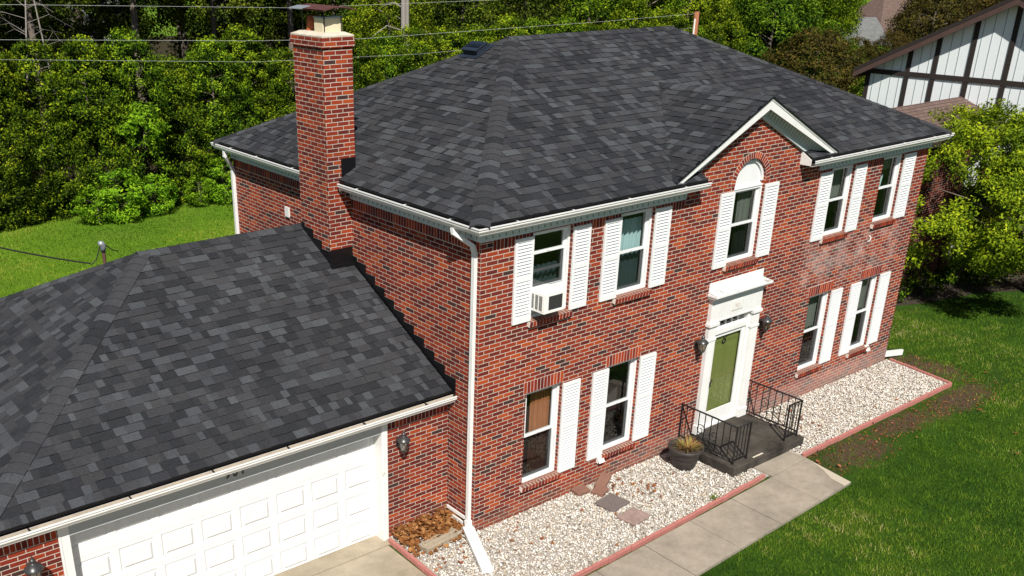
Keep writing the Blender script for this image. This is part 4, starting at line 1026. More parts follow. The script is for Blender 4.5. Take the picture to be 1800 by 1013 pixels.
def pebbles(n, polys, size, z0, name, matn, seed):
    r = np.random.default_rng(seed); P = r.uniform([-1.5, -3.4], [13.5, .8], (n, 2)); m = np.zeros(n, bool)
    for p in polys: m |= pip(P, p)
    P = P[m]; k = len(P); s = r.uniform(.55, 1.25, (k, 1))*size; sc = np.concatenate([s*r.uniform(.8, 1.35, (k, 1)), s*r.uniform(.7, 1.1, (k, 1)), s*r.uniform(.5, .85, (k, 1))], 1)
    a = r.uniform(0, 6.28, k); V_ = IV[None]*sc[:, None]*r.uniform(.82, 1.18, (k, 12, 1)); tl = r.normal(0, .35, (k, 2))
    ca, sa = np.cos(a)[:, None], np.sin(a)[:, None]; x = V_[..., 0]*ca-V_[..., 1]*sa; y = V_[..., 0]*sa+V_[..., 1]*ca; z = V_[..., 2]+x*tl[:, :1]+y*tl[:, 1:]
    V_ = np.stack([x+P[:, :1], y+P[:, 1:], z+z0+r.uniform(0, .022, (k, 1))], -1).reshape(-1, 3)
    F_ = (IF[None]+12*np.arange(k)[:, None, None]).reshape(-1, 3); T_ = np.repeat(r.uniform(0, 1, k), 20)
    return mesh_np(name, V_, F_, T_, matn)
q = NT('pebble'); c = q.ramp(q.attr(), [(0, (.10, .085, .075)), (.06, (.20, .18, .16)), (.14, (.33, .27, .20)), (.28, (.52, .43, .32)), (.42, (.58, .54, .48)), (.62, (.68, .65, .60)), (.85, (.74, .72, .68)), (1, (.80, .79, .76))])
c = q.mix(q.M('MULTIPLY', q.noise(60), .35), c, (.36, .30, .22)); q.base(c, .75, .3); M['pebble'] = q.m
setting(pebbles(64000, [bedL, bedR], .0178, .008, 'gravel', 'pebble', 3), 'stuff', 'white and cream pebbles filling the beds along the house front', 'gravel')

# loose bricks and slabs
def slab(name, c, ax, ay_, h, m, label, cat, tilt=0, group=None, rough=.0, n=0):
    mb = MB(); C_ = Vector(c); A = Vector((*ax, 0))/2; B_ = Vector((*ay_, 0))/2
    A.z = tilt; mb.obox((0, 0, 0), A, B_, (0, 0, h/2)); o = mb.build(name, m, bevel=.012); o.location = C_
    return tag(o, label, cat, group)
g_ = 'reddish blocks by the wall'
slab('loose_block', (3.02, -.20, .11), (.34, .14), (-.06, .20), .085, 'stone_red', 'reddish block lying tilted, uppermost beside the brick wall', 'block', .06, g_)
slab('loose_block', (2.50, -.13, .055), (.30, -.02), (.02, .22), .08, 'stone_red', 'reddish block nearest the window sill, left of the small leaf pile', 'block', 0, g_)
slab('loose_block', (2.78, -.36, .055), (.26, .08), (-.08, .22), .08, 'stone_red', 'reddish block touching the grey slab', 'block', .01, g_)
slab('stepping_slab', (2.66, -.78, .045), (.50, .06), (-.06, .42), .05, 'stone_grey', 'flat dark grey slab lying on the gravel', 'slab')
slab('stepping_slab', (2.62, -1.34, .045), (.48, .05), (-.06, .38), .05, 'stone_pink', 'mottled pinkish slab on gravel nearest the walkway', 'slab')
mb = MB().obox((0, 0, 0), (.40, .035, 0), (-.012, .12, 0), (0, 0, .045)).obox((0, -.0, .05), (.38, .033, 0), (-.003, .03, 0), (0, 0, .012)); o = mb.build('splash_block', 'driveway', bevel=.015); o.location = (-.66, .10, .06); tag(o, 'weathered concrete block on the leaves by the garage corner', 'block')
# concrete colour needs no tone: fine

# ---------------------------------------------------------------- fallen leaves
M['deadleaf'] = leaf_mat('dead_leaf', [(0, (.13, .045, .018)), (.5, (.26, .095, .035)), (1, (.40, .19, .08))], .15)
def leaf_shape(n=11):
    pts = []
    for k in range(n*2):
        a = 2*math.pi*k/(n*2); r = 1.0 if k % 2 == 0 else .52
        if k == 0: r = 1.25
        pts.append((r*math.cos(a), r*math.sin(a)*.85, .18*math.sin(a*2.3)+.12*math.cos(3*a)))
    return pts
def leafmesh(name, seed):
    random.seed(seed); mb = MB(); p = leaf_shape(random.choice((5, 6, 7))); s = .045
    c = (0, 0, .012)
    for k in range(len(p)): a, b = p[k], p[(k+1) % len(p)]; mb.poly([c, (a[0]*s, a[1]*s, abs(a[2])*s+.006), (b[0]*s, b[1]*s, abs(b[2])*s+.006)], rnd()*.2+.25+.13*seed % .5)
    return mb.build(name, 'deadleaf')
protos = [leafmesh('fallen_leaf', k) for k in range(4)]
used = [False]*4
spots = []
RL = random.Random(5)
for (cx, cy_, r, n) in [(3.55, -.75, .28, 12), (3.3, -.55, .4, 8), (2.95, -.35, .25, 7), (8.6, -.7, .45, 9), (8.3, -1.1, .3, 6), (-.3, -.35, .45, 12), (.25, -.5, .5, 6), (4.0, -1.2, .8, 6), (1.5, -.9, 1.2, 7), (11, -.6, 1.3, 6), (7.6, -2.15, .5, 7), (9.3, -2.3, .8, 6), (14, -3.5, 2.5, 9), (12, -4.5, 2.2, 8), (.6, -1.1, .4, 3), (-.9, -.4, .4, 8)]:
    for i in range(n):
        a = RL.uniform(0, 6.28); rr = r*math.sqrt(RL.random()); spots.append((cx+rr*math.cos(a), cy_+rr*math.sin(a)*.8))
for i, (x, y) in enumerate(spots):
    k = i % 4; o = protos[k]
    if used[k]: o = protos[k].copy(); COL.objects.link(o)
    used[k] = True
    onb = (-1.3 < x < 13.2 and y > -1.7 and not (5.2 < x < 7.6))
    o.location = (x, y, .045 if onb else .03); o.rotation_euler = (RL.uniform(-.4, .4), RL.uniform(-.4, .4), RL.uniform(0, 6.28)); s_ = RL.uniform(.6, 1.25); o.scale = (s_, s_, s_)
    tag(o, 'curled brown fallen leaf lying on the gravel or the grass', 'leaf', 'single fallen leaves')
n = 900; r = np.random.default_rng(9); P = r.uniform([-1.28, -.12], [-.02, .74], (n*3, 2)); h = (P[:, 1]+.35)*.28+(P[:, 0]+1.3)*.05; keep = r.uniform(0, 1, len(P)) < np.clip((P[:, 1]+.15)*1.6, 0, 1); P = P[keep][:n]; h = h[keep][:n]; k = len(P)
def leaf_cloud(C, size, r, nrm=None, tilt=.6, tone=None, aspect=.6):
    """rhombic leaves centred at C with random orientation biased to nrm"""
    k = len(C); N_ = r.normal(0, 1, (k, 3))*tilt + (np.array([0, 0, 1.0]) if nrm is None else nrm); N_ /= np.linalg.norm(N_, axis=1)[:, None]+1e-9
    A = r.normal(0, 1, (k, 3)); A -= N_*(A*N_).sum(1)[:, None]; A /= np.linalg.norm(A, axis=1)[:, None]+1e-9; B_ = np.cross(N_, A)
    s = (size*r.uniform(.6, 1.3, k))[:, None]
    V_ = np.stack([C-A*s, C-B_*s*aspect+N_*s*.15, C+A*s, C+B_*s*aspect+N_*s*.15], 1).reshape(-1, 3); F_ = np.arange(4*k).reshape(-1, 4)
    return V_, F_
V_, F_ = leaf_cloud(np.stack([P[:, 0], P[:, 1], .02+h*r.uniform(.2, .55, k)], 1), .05, r, tilt=.5, aspect=.7)
setting(mesh_np('leaf_litter', V_, F_, r.uniform(0, 1, k), 'deadleaf'), 'stuff', 'drift of brown dead leaves in the corner by the garage', 'leaves')

r = np.random.default_rng(77); parts_ = []
for (cx, cy_, rx, ry, rot) in DIRT:
    a = r.uniform(0, 6.28, 330); d = np.sqrt(r.uniform(0, 1, 330))*1.15; parts_.append(np.stack([cx+rx*d*np.cos(a), cy_+ry*d*np.sin(a)], 1))
P = np.concatenate(parts_); P = P[~pip(P, bedR) & ((P[:, 1] < -1.82) | (P[:, 0] > 13.4))]; k = len(P)
V_, F_ = leaf_cloud(np.stack([P[:, 0], P[:, 1], np.full(k, -.018)], 1), .022, r, tilt=.5, aspect=.6)
setting(mesh_np('leaf_litter', V_, F_, r.uniform(0, 1, k), 'deadleaf'), 'stuff', 'crumbs of dry leaves on the bare soil beside the gravel edging', 'leaves')

# ---------------------------------------------------------------- grass blades
def x_s(P): return .30*np.exp(-((P[:, 0]-12.0)**2/9+(P[:, 1]+6.6)**2/3.5))-.10*np.exp(-((P[:, 0]-8.0)**2/8+(P[:, 1]+4.2)**2/2.5))
def blades(name, n, box, keepf, h, wdt, stops, seed, lab, z=G0):
    r = np.random.default_rng(seed); P = r.uniform([box[0], box[2]], [box[1], box[3]], (n, 2)); w_ = keepf(P); P = P[r.uniform(0, 1, n) < w_]; k = len(P)
    nz = np.array([noise.noise((x*.9, y*.9, 0)) for x, y in P]); nf = np.array([noise.noise((x*3.1, y*3.1, 4)) for x, y in P])
    a = r.uniform(0, 6.28, k); ln = h*r.uniform(.55, 1.35, k)*(1+.45*nf); lean = r.uniform(.1, 1.0, k)*ln; da = r.uniform(0, 6.28, k)
    b = np.stack([P[:, 0], P[:, 1], np.full(k, z)], 1); sd = np.stack([np.cos(a), np.sin(a), np.zeros(k)], 1)*(wdt*r.uniform(.6, 1.3, k))[:, None]
    tip = b+np.stack([np.cos(da)*lean, np.sin(da)*lean, ln], 1); V_ = np.stack([b-sd, b+sd, tip], 1).reshape(-1, 3)
    nl = np.array([noise.noise((x*.28+3, y*.28, 9)) for x, y in P]); T_ = np.clip(.47+.26*nz+.34*nf+.62*nl+x_s(P)+r.normal(0, .17, k), 0, 1); M[name] = leaf_mat(name, stops, .3, 0)
    return setting(mesh_np(name, V_, np.arange(3*k).reshape(-1, 3), T_, name), 'stuff', lab, 'grass')
def nearkeep(P):
    x, y = P[:, 0], P[:, 1]; w_ = np.ones(len(P))
    w_[(y > -1.82) & (x < 13.15)] = 0; w_[(y > -1.82+1.6*(x-13.1)/.25) & (x < 13.4) & (x > 13.1)] = 0
    w_[(x < 7.12) & (y > -3.26+.045*x)] = 0; w_[(x < 13.3) & (y > 0)] = 0
    for (cx, cy_, rx, ry, rot) in DIRT:
        c, s_ = math.cos(rot), math.sin(rot); dx, dy = x-cx, y-cy_; d = np.sqrt(((dx*c+dy*s_)/rx)**2+((dy*c-dx*s_)/ry)**2)
        nz_ = np.array([noise.noise((a*1.7, b*1.7, 2.2)) for a, b in P]); w_ *= np.clip((d-.62+nz_*1.1)/.9, .30, 1)
    shade = pip(P, [(15.3, 6), (16.0, 2.2), (17.8, 1.4), (20.5, .8), (24, -1.5), (30, -1.5), (30, 8)]); w_[shade] *= .12
    w_ *= np.clip(1.15-((x-2)/26), .35, 1); return w_
blades('grass', 520000, (1.6, 26, -9.5, 5), nearkeep, .056, .0070, [(0, (.024, .060, .007)), (.3, (.058, .130, .011)), (.55, (.105, .205, .015)), (.75, (.155, .245, .020)), (.92, (.25, .29, .04)), (1, (.40, .37, .15))], 21, 'front lawn of short green grass right of the walkway')
blades('grass', 170000, (-12, 16, 7.5, 27), lambda P: np.where((P[:, 0] > -.3) & (P[:, 1] < 9), 0, np.where((P[:, 0] < .1) & (P[:, 1] < 10.7), 0, 1.0)), .06, .016, [(0, (.07, .15, .010)), (.4, (.115, .225, .014)), (.7, (.17, .285, .018)), (1, (.30, .34, .05))], 22, 'bright green back lawn in front of the hedge')
# clover and weeds by the edging
for (x, y, lab) in [(4.28, -1.80, 'small green weed growing through the pink edging'), (6.02, -1.36, 'tiny green weed at the foot of the stoop')]:
    r = np.random.default_rng(int(x*10)); k = 46; C_ = np.stack([r.normal(x, .06, k), r.normal(y, .05, k), r.uniform(.04, .13, k)], 1); V_, F_ = leaf_cloud(C_, .022, r)
    M['weed'] = M.get('weed') or leaf_mat('weed_leaf', [(0, (.06, .13, .015)), (1, (.20, .27, .03))], .3)
    o = mesh_np('weed', V_-np.array([x, y, 0]), F_, r.uniform(0, 1, k), 'weed'); o.location = (x, y, 0); tag(o, lab, 'weed')
# ---------------------------------------------------------------- vegetation
M['arbor'] = leaf_mat('arborvitae_leaf', [(0, (.006, .014, .002)), (.28, (.022, .048, .003)), (.5, (.065, .120, .005)), (.75, (.16, .24, .008)), (1, (.32, .38, .014))], .18)
M['fresh'] = leaf_mat('fresh_leaf', [(0, (.04, .09, .006)), (.4, (.12, .24, .010)), (.75, (.23, .40, .015)), (1, (.36, .50, .03))], .35)
M['spruce'] = leaf_mat('spruce_leaf', [(0, (.006, .013, .003)), (.35, (.024, .046, .005)), (.65, (.072, .110, .008)), (1, (.18, .23, .015))], .2)
M['bronze'] = leaf_mat('bronze_leaf', [(0, (.012, .012, .005)), (.35, (.042, .032, .010)), (.65, (.080, .072, .011)), (1, (.17, .105, .026))], .25)
M['right'] = leaf_mat('young_leaf', [(0, (.028, .060, .004)), (.4, (.11, .18, .008)), (.72, (.25, .35, .012)), (1, (.46, .54, .025))], .3)
def crown_pts(r, n, prof, H, z0, clumps, cs, jit=.25, inner=.25, aspect=(1, 1)):
    """clump centres spread over a body of revolution prof(t) (radius at height fraction t)"""
    t = r.uniform(0, 1, clumps*3); rad = np.array([prof(x) for x in t]); keep = r.uniform(0, 1, len(t)) < (rad/rad.max())**.8+.08; t = t[keep][:clumps]; rad = rad[keep][:clumps]; m = len(t)
    a = r.uniform(0, 2*np.pi, m); lob = 1+jit*np.array([noise.noise((math.cos(x)*1.6, math.sin(x)*1.6, tt*H*.45+clumps)) for x, tt in zip(a, t)])*1.8
    rr = rad*lob*(1-inner*r.uniform(0, 1, m)**2)
    C_ = np.stack([rr*np.cos(a)*aspect[0], rr*np.sin(a)*aspect[1], z0+t*H], 1)
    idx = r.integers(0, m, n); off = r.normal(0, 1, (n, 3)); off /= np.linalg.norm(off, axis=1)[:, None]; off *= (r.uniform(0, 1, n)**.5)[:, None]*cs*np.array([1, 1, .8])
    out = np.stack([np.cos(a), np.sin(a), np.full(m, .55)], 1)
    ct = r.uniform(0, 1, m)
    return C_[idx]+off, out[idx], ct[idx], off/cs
def make_tree(name, mat, seed, H, R_, kind, n=14000, leaf=.085, trunk=.12, label='', cat='tree', zbase=.2, clumps=330, cs=.42, bright=0.0, tmat='bark', jit=.3, aspect=(1, 1), group=None):
    r = np.random.default_rng(seed); t = thing(name, label, cat, (0, 0, 0), group)
    if kind == 'cone': prof = lambda x: R_*(.80+.25*min(1, x/.25) if x < .45 else 1.05*(1-((x-.45)/.55)**2.0)**.5*.98+.02)
    elif kind == 'spruce': prof = lambda x: R_*(1-x)**.75+.12
    elif kind == 'round': prof = lambda x: R_*max(.08, math.sin(math.pi*min(1, .12+x*.86))**.62)
    else: prof = lambda x: R_*(max(.05, 1-(2*x-1)**2))**.5
    C_, out, ct, off = crown_pts(r, n, prof, H-zbase, zbase, clumps, cs, jit, aspect=aspect)
    if kind == 'spruce': C_[:, 2] -= np.abs(off[:, 0])*.25
    V_, F_ = leaf_cloud(C_, leaf, r, nrm=out*.9+np.array([0, 0, .3]), tilt=.75, aspect=.42)
    tone = np.clip(.42+bright+.40*(ct-.5)+.30*off[:, 2]+r.normal(0, .22, len(C_)), 0, 1)  # sunlit clump tops and shaded gaps are painted into the leaf tone
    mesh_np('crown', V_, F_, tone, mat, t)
    mb = MB(); top = H*.82; mb.tube([(0, 0, -.1), (.03, .02, top*.3), (-.03, .04, top*.65), (0, 0, top)], [trunk, trunk*.8, trunk*.5, trunk*.12], 9); mb.build('trunk', tmat, t)
    br = MB(); rr = random.Random(seed)
    for k in range(16):
        z = zbase+(H-zbase)*(.08+.8*k/16); a = rr.uniform(0, 6.28); L = prof((z-zbase)/(H-zbase))*.8
        br.tube([(0, 0, z-.3*L*.5), (math.cos(a)*L*.5*aspect[0], math.sin(a)*L*.5*aspect[1], z+.05*L), (math.cos(a)*L*aspect[0], math.sin(a)*L*aspect[1], z+.2*L)], [trunk*.3, trunk*.18, trunk*.06], 5)
    br.build('branches', tmat, t); return t
ORD = 'first second third fourth fifth sixth seventh eighth ninth tenth eleventh twelfth thirteenth fourteenth fifteenth sixteenth seventeenth eighteenth nineteenth twentieth'.split()
def ordw(i): return ORD[i] if i < 20 else 'twenty-'+ORD[i-20] if i < 29 else 'thirtieth'
from bpy_extras.object_utils import world_to_camera_view
bpy.context.view_layer.update()
def inframe(x, y, rad, z0=3.0, z1=9.0):
    for z in (z0, z1):
        for dx in (-rad, 0, rad):
            v = world_to_camera_view(SC, cam, Vector((x+dx*.85, y-dx*.5, z)))
            if v.z > 0 and -.01 < v.x < 1.01 and v.y < 1.03: return True
    return False
mb = MB(); mb.poly([(-60, 28.2, G0+.01), (38, 28.2, G0+.01), (60, 44, G0+.01), (60, 110, G0+.01), (-60, 110, G0+.01)]); q = NT('wood_floor'); q.base(q.mix(q.noise(3, detail=8, rough=.8), (.012, .014, .006), (.07, .055, .03)), 1, .05); M['wood_floor'] = q.m; setting(mb.build('wood_floor', 'wood_floor'))
# hedge of arborvitae along the back lawn
make_tree_n = 0
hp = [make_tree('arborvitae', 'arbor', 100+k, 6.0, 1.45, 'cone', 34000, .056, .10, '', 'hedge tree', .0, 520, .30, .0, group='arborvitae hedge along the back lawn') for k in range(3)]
RH = random.Random(12); xs = [x for x in [-5.5+1.72*i for i in range(27)] if inframe(x, 27.3, 1.4, 1, 5.5)]
for i, x in enumerate(xs):
    y = 27.3+RH.uniform(-.35, .35)-(.04*(x-8) if x > 8 else 0); s = RH.uniform(.92, 1.1); rz = RH.uniform(0, 6.28)
    lab = 'dense green arborvitae, %s from the left in the back hedge' % ordw(i)
    src = hp[i % 3]
    if i < 3: o = src; o.location = (x, y, 0); o.rotation_euler = (0, 0, rz); o.scale = (s, s, s*RH.uniform(.95, 1.08)); o['label'] = lab
    else: copy_tree(src, (x, y, 0), rz, (s, s, s*RH.uniform(.93, 1.08)), lab)
# fresh green self-sown shrubs at the foot of the hedge
sp = [make_tree('shrub', 'fresh', 140+k, 1.9, 1.0, 'round', 2600, .075, .03, '', 'shrub', .05, 60, .28, .05, group='light green shrubs at the foot of the hedge') for k in range(2)]
pos = [(3.1, 25.15, 1.0, 'bright green shrub at the hedge foot, second from the left'), (1.5, 25.2, .0, ''), (4.6, 25.2, .75, 'bright green shrub at the hedge foot, third from the left'), (7.6, 25.3, .9, 'bright shrub at the hedge foot nearest the brick house corner'), (6.6, 25.35, .6, 'low bright shrub in the middle of the hedge foot')]
pos = [p for p in pos if p[2] > 0]; pos.insert(0, (2.3, 25.1, .7, 'bright green shrub at the hedge foot, leftmost of the four'))
for i, (x, y, s, lab) in enumerate(pos):
    o = sp[i % 2] if i < 2 else copy_tree(sp[i % 2]); o.location = (x, y, 0); o.scale = (s*1.2, s, s); o.rotation_euler = (0, 0, i*1.7); o['label'] = lab
o = make_tree('creeper', 'fresh', 150, 1.6, .9, 'round', 2200, .085, .03, 'bright green creeper growing through the dark hedge', 'climbing plant', .1, 50, .3, .1); o.location = (4.15, 25.75, 2.6); o.rotation_euler = (0, .5, 0)
# tall evergreens behind
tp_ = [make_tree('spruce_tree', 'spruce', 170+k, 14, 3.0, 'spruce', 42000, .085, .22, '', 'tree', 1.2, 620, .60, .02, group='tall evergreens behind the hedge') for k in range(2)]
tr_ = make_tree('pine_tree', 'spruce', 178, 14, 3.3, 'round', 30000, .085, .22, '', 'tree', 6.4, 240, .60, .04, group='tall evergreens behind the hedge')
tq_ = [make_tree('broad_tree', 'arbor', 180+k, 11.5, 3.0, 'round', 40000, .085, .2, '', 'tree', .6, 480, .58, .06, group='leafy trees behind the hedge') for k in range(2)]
RT = random.Random(3); i = 0; cntS = cntQ = 0; WOOD = []; USEDT = set()
for row, (y0, dx, sc0) in enumerate([(32.5, 4.3, .85), (38, 4.9, 1.0), (46, 5.3, 1.1), (52, 6.5, 1.25)]):
    x = -10+row*1.3
    while x < 52+row*12:
        s = sc0*RT.uniform(.85, 1.15); yy = y0+RT.uniform(-.9, .9)-max(0, x-8)*.06; gap = (row == 0 and (6.6 < x < 9.5 or 15.2 < x < 18.6)) or (row == 1 and 1.6 < x < 4.2)
        evergreen = RT.random() < (.62 if x < 12 else .45)
        if not gap and inframe(x, yy, 3.2*s, 5, 8):
            if row == 0 and x < 13.5: x += dx; continue
            if row == 1 and x < 20: evergreen = True
            src = ([tr_] if row == 1 and x < 20 else tp_+[tr_]) if evergreen else tq_; cnt = cntS if evergreen else cntQ; k = cnt % len(src); first = src[k].name not in USEDT; USEDT.add(src[k].name)
            o = src[k] if first else copy_tree(src[k]); o.location = (x, yy, 0); o.rotation_euler = (0, 0, RT.uniform(0, 6.28)); o.scale = (s, s, s)
            WOOD.append((row, x, evergreen, o))
            if evergreen: cntS += 1
            else: cntQ += 1
        x += dx*RT.uniform(.85, 1.15)
for row in range(4):
    for ev in (True, False):
        L__ = sorted([(x, o) for rw, x, e_, o in WOOD if rw == row and e_ == ev], key=lambda k: k[0])
        for i, (x, o) in enumerate(L__): o['label'] = '%s, %s from the left in the %s row of the wood' % ('tall dark evergreen' if ev else 'broad leafy green tree', ordw(i), ('front', 'second', 'third', 'back')[row])
# bare grey stems at the hedge
def bare(x, y, H, r0, lab, seed, lean=(0, 0), fork=True, name='dead_tree'):
    t = thing(name, lab, 'dead tree', (x, y, 0)); rr = random.Random(seed); mb = MB()
    mb.tube([(0, 0, 0), (lean[0]*.4, lean[1]*.4, H*.4), (lean[0], lean[1], H)], [r0, r0*.8, r0*.45], 9)
    if fork: mb.tube([(.05, 0, H*.3), (.28, .1, H*.55), (.25, 0, H)], [r0*.6, r0*.6, r0*.4], 7)
    mb.build('trunk', 'deadwood', t); b = MB()
    for k in range(14):
        z = H*rr.uniform(.35, .95); a = rr.uniform(0, 6.28); L = rr.uniform(.8, 2.2)
        p = [(lean[0]*z/H, lean[1]*z/H, z), (lean[0]*z/H+math.cos(a)*L*.5, math.sin(a)*L*.5, z+L*.15), (lean[0]*z/H+math.cos(a)*L, math.sin(a)*L, z+rr.uniform(-.3, .5))]
        b.tube(p, [r0*.22, r0*.14, r0*.06], 5); b.tube([p[1], (p[1][0]+rr.uniform(-.6, .6), p[1][1]+.2, p[1][2]+rr.uniform(-.4, .6))], [r0*.1, r0*.04], 4)
    b.build('branches', 'deadwood', t); return t
bare(19.1, 28.6, 11, .17, 'pale dead double trunk standing just right of the chimney', 5)
bare(1.0, 29.5, 9, .05, 'thin leaning bare grey tree above the hedge at the left', 6, (1.2, 0), False)
bare(3.4, 31, 10, .045, 'slender bare stems among evergreens at the top left', 8, (-.8, 0), False)

# trees behind the right side of the house
bt = make_tree('bronze_tree', 'bronze', 200, 7.5, 3.4, 'round', 26000, .10, .16, '', 'tree', .3, 420, .62, .0)
bpos = [(48, 19.5, 0.55, 'bronze leaved tree beyond the main roof, leftmost of the reddish ones'), (58, 23, .42, 'bronze leaved tree in front of the distant grey roof'), (70, 23.5, 1.0, 'rusty leaved tree right of the distant brown roof'), (75, 22, 1.05, 'rusty leaved tree above the half timbered roof'), (60, 17.5, .6, 'low olive brown tree left of the half timbered eave'), (90, 29, 1.3, 'rusty tree furthest right behind the half timbered house'), (44, 22.5, .75, 'brownish thinly leaved tree next to the hedge end'), (71.5, 36.2, .42, 'low bronze tree just below the distant grey roof'), (77, 36.3, .45, 'low bronze tree just below the distant brown roof'), (82.5, 35.8, .95, 'rusty tree at the right end of the distant brown roof'), (88, 36.2, 1.15, 'tall rusty tree above the middle of the half timbered roof'), (95, 36, 1.2, 'tall rusty tree above the upper half timbered roof'), (58, 27.5, .36, 'low dark bronze tree below the distant brick gable')]
for i, (x, y, s, lab) in enumerate(bpos):
    o = bt if i == 0 else copy_tree(bt); o.location = (x, y, -.5); o.scale = (s*1.15, s*1.15, s); o.rotation_euler = (0, 0, i*1.3); o['label'] = lab; o['group'] = 'bronze leaved trees to the right'
M['midgreen'] = leaf_mat('mid_green_leaf', [(0, (.014, .032, .004)), (.35, (.045, .095, .006)), (.65, (.11, .19, .010)), (1, (.24, .33, .02))], .25)
ft = make_tree('maple_tree', 'midgreen', 210, 8.0, 3.4, 'round', 24000, .11, .16, '', 'tree', .8, 380, .65, -.05)
fpos = [(46, 27, 1.0, 'light green tree right of the utility pole'), (48.3, 29.5, .9, 'light green tree left of the distant brick gable'), (37, 14.5, .52, 'small bright green tree left of the half timbered house'), (57, 39, 1.3, 'light green tree behind the distant brick gable'), (150, 88, 1.9, 'green tree behind the distant brown roof')]
for i, (x, y, s, lab) in enumerate(fpos):
    o = ft if i == 0 else copy_tree(ft); o.location = (x, y, -.3); o.scale = (s, s, s); o.rotation_euler = (0, 0, i*2.1); o['label'] = lab; o['group'] = 'light green trees to the right'

# the near tree at the right edge
t = make_tree('crab_apple_tree', 'right', 230, 5.2, 4.1, 'round', 110000, .050, .15, 'broad young leaved tree at the right picture edge shading the neighbour wall', 'tree', 1.15, 560, .40, -.0, jit=.9)
t.location = (21.6, .2, 0)
for ch in t.children:
    if not ch.name.startswith('trunk'): ch.location = (-1.35, .95, 0)
MB().tube([(0, 0, .9), (-.5, .35, 1.7), (-1.2, .85, 2.6)], [.10, .08, .05], 8).tube([(0, 0, 1.2), (-.9, -.2, 1.9), (-2.6, -.2, 2.5)], [.07, .055, .03], 7).build('limbs', 'bark', t)
# mulch and low plants beneath it
mb = MB(); P_ = [(15.6, 5), (16.3, 2.5), (18.3, 1.7), (20.6, 1.2), (23.4, -.4), (27, -.5), (27, 6)]; mb.poly([(x, y, G0+.006) for x, y in P_]); q = NT('mulch'); q.base(q.mix(q.noise(20, detail=6, rough=.8), (.014, .010, .008), (.075, .055, .04)), 1); q.bump(q.noise(30), 1, .04); M['mulch'] = q.m; setting(mb.build('mulch_bed', 'mulch'))
gp = [make_tree('ground_plant', 'arbor', 240+k, .55, .42, 'round', 500, .05, .015, '', 'plant', .02, 24, .16, -.05, group='low plants in the shade under the tree') for k in range(2)]
for i, (x, y) in enumerate([(17.2, 3.2), (17.9, 2.5), (18.7, 3.1), (19.2, 2.2), (19.9, 2.9), (20.5, 2.1), (21.4, 1.6)]):
    o = gp[i % 2] if i < 2 else copy_tree(gp[i % 2]); o.location = (x, y, 0); o.rotation_euler = (0, 0, i*1.1); o['label'] = 'small dark leafy plant, %s from the left in the shaded bed beneath the tree' % ordw(i)

# ---------------------------------------------------------------- neighbour house
NX = 23.5
nb = thing('half_timbered_house', 'white boarded house with dark timber framing, at the upper right', 'house', (NX, 2.5, 0))
def L_(mb, name, m, **k): 
    mb.v = [(x-NX, y-2.5, z) for x, y, z in mb.v]; return mb.build(name, m, nb, **k)
yl_, yp, ze, zp = 7.58, 3.15, 5.68, 7.98; yr_ = yp-(yl_-yp)
mb = MB(); mb.poly([(NX, yl_, -.1), (NX, yr_, -.1), (NX, yr_, ze), (NX, yp, zp), (NX, yl_, ze)]); mb.poly([(NX, yl_, -.1), (NX, yl_, ze), (NX+9, yl_, ze), (NX+9, yl_, -.1)]); mb.poly([(NX, yr_, -.1), (NX+9, yr_, -.1), (NX+9, yr_, ze), (NX, yr_, ze)]); L_(mb, 'wall', 'stucco')
tb = MB(); sl_ = (zp-ze)/(yl_-yp)
rz_ = lambda y: ze+sl_*(yl_-abs(y-yp)-yp) if False else zp-sl_*abs(y-yp)
ys = [yl_-.0, 6.25, 5.39, 4.32, 3.2, 2.1, 1.0, .0]
for y in ys: tb.box(NX-.03, NX-.001, y-.075, y+.075, -.1, rz_(y)-.02)
tb.box(NX-.036, NX-.002, yr_, yl_, 5.52, 5.68); L_(tb, 'timber_framing', 'timber')
gv = MB(); y = yr_+.1
while y < yl_: gv.box(NX-.010, NX-.0005, y-.010, y+.010, -.1, rz_(y)-.05); y += .295
q = NT('board_joint'); q.base((.36, .41, .42), .8); M['joint'] = q.m; L_(gv, 'board_joints', 'joint')
rf = MB(); ov = .40
for s_ in (-1, 1):
    ye = yp+s_*(yl_-yp+.32); zee = zp-sl_*(abs(ye-yp)); A = [(NX-ov, yp, zp+.16), (NX-ov, ye, zee+.16), (NX+9.4, ye, zee+.16), (NX+9.4, yp, zp+.16)]
    rf.poly(A); rf.poly([(a, b, c-.10) for a, b, c in A])
L_(rf, 'roof', 'roofbrown')
fb = MB(); db = MB()
for s_ in (-1, 1):
    ye = yp+s_*(yl_-yp+.32); zee = zp-sl_*(abs(ye-yp)); a = Vector((NX-ov, yp, zp)); b = Vector((NX-ov, ye, zee)); u_ = (b-a)
    fb.poly([a+Vector((-.02, 0, .06)), b+Vector((-.02, 0, .06)), b+Vector((-.02, 0, -.12)), a+Vector((-.02, 0, -.12))]); db.poly([a+Vector((-.03, 0, .18)), b+Vector((-.03, 0, .18)), b+Vector((-.03, 0, .06)), a+Vector((-.03, 0, .06))]); db.poly([a+Vector((-.03, 0, .18)), b+Vector((-.03, 0, .18)), b+Vector((.1, 0, .185)), a+Vector((.1, 0, .185))])
    fb.poly([b+Vector((-.02, 0, .06)), b+Vector((9, 0, .06)), b+Vector((9, 0, -.14)), b+Vector((-.02, 0, -.14))]); fb.poly([a+Vector((-.02, 0, -.05)), b+Vector((-.02, 0, -.05)), b+Vector((ov, 0, -.05)), a+Vector((ov, 0, -.05))])
L_(fb, 'bargeboard', 'fascia_brown'); L_(db, 'roof_edge', 'timber')
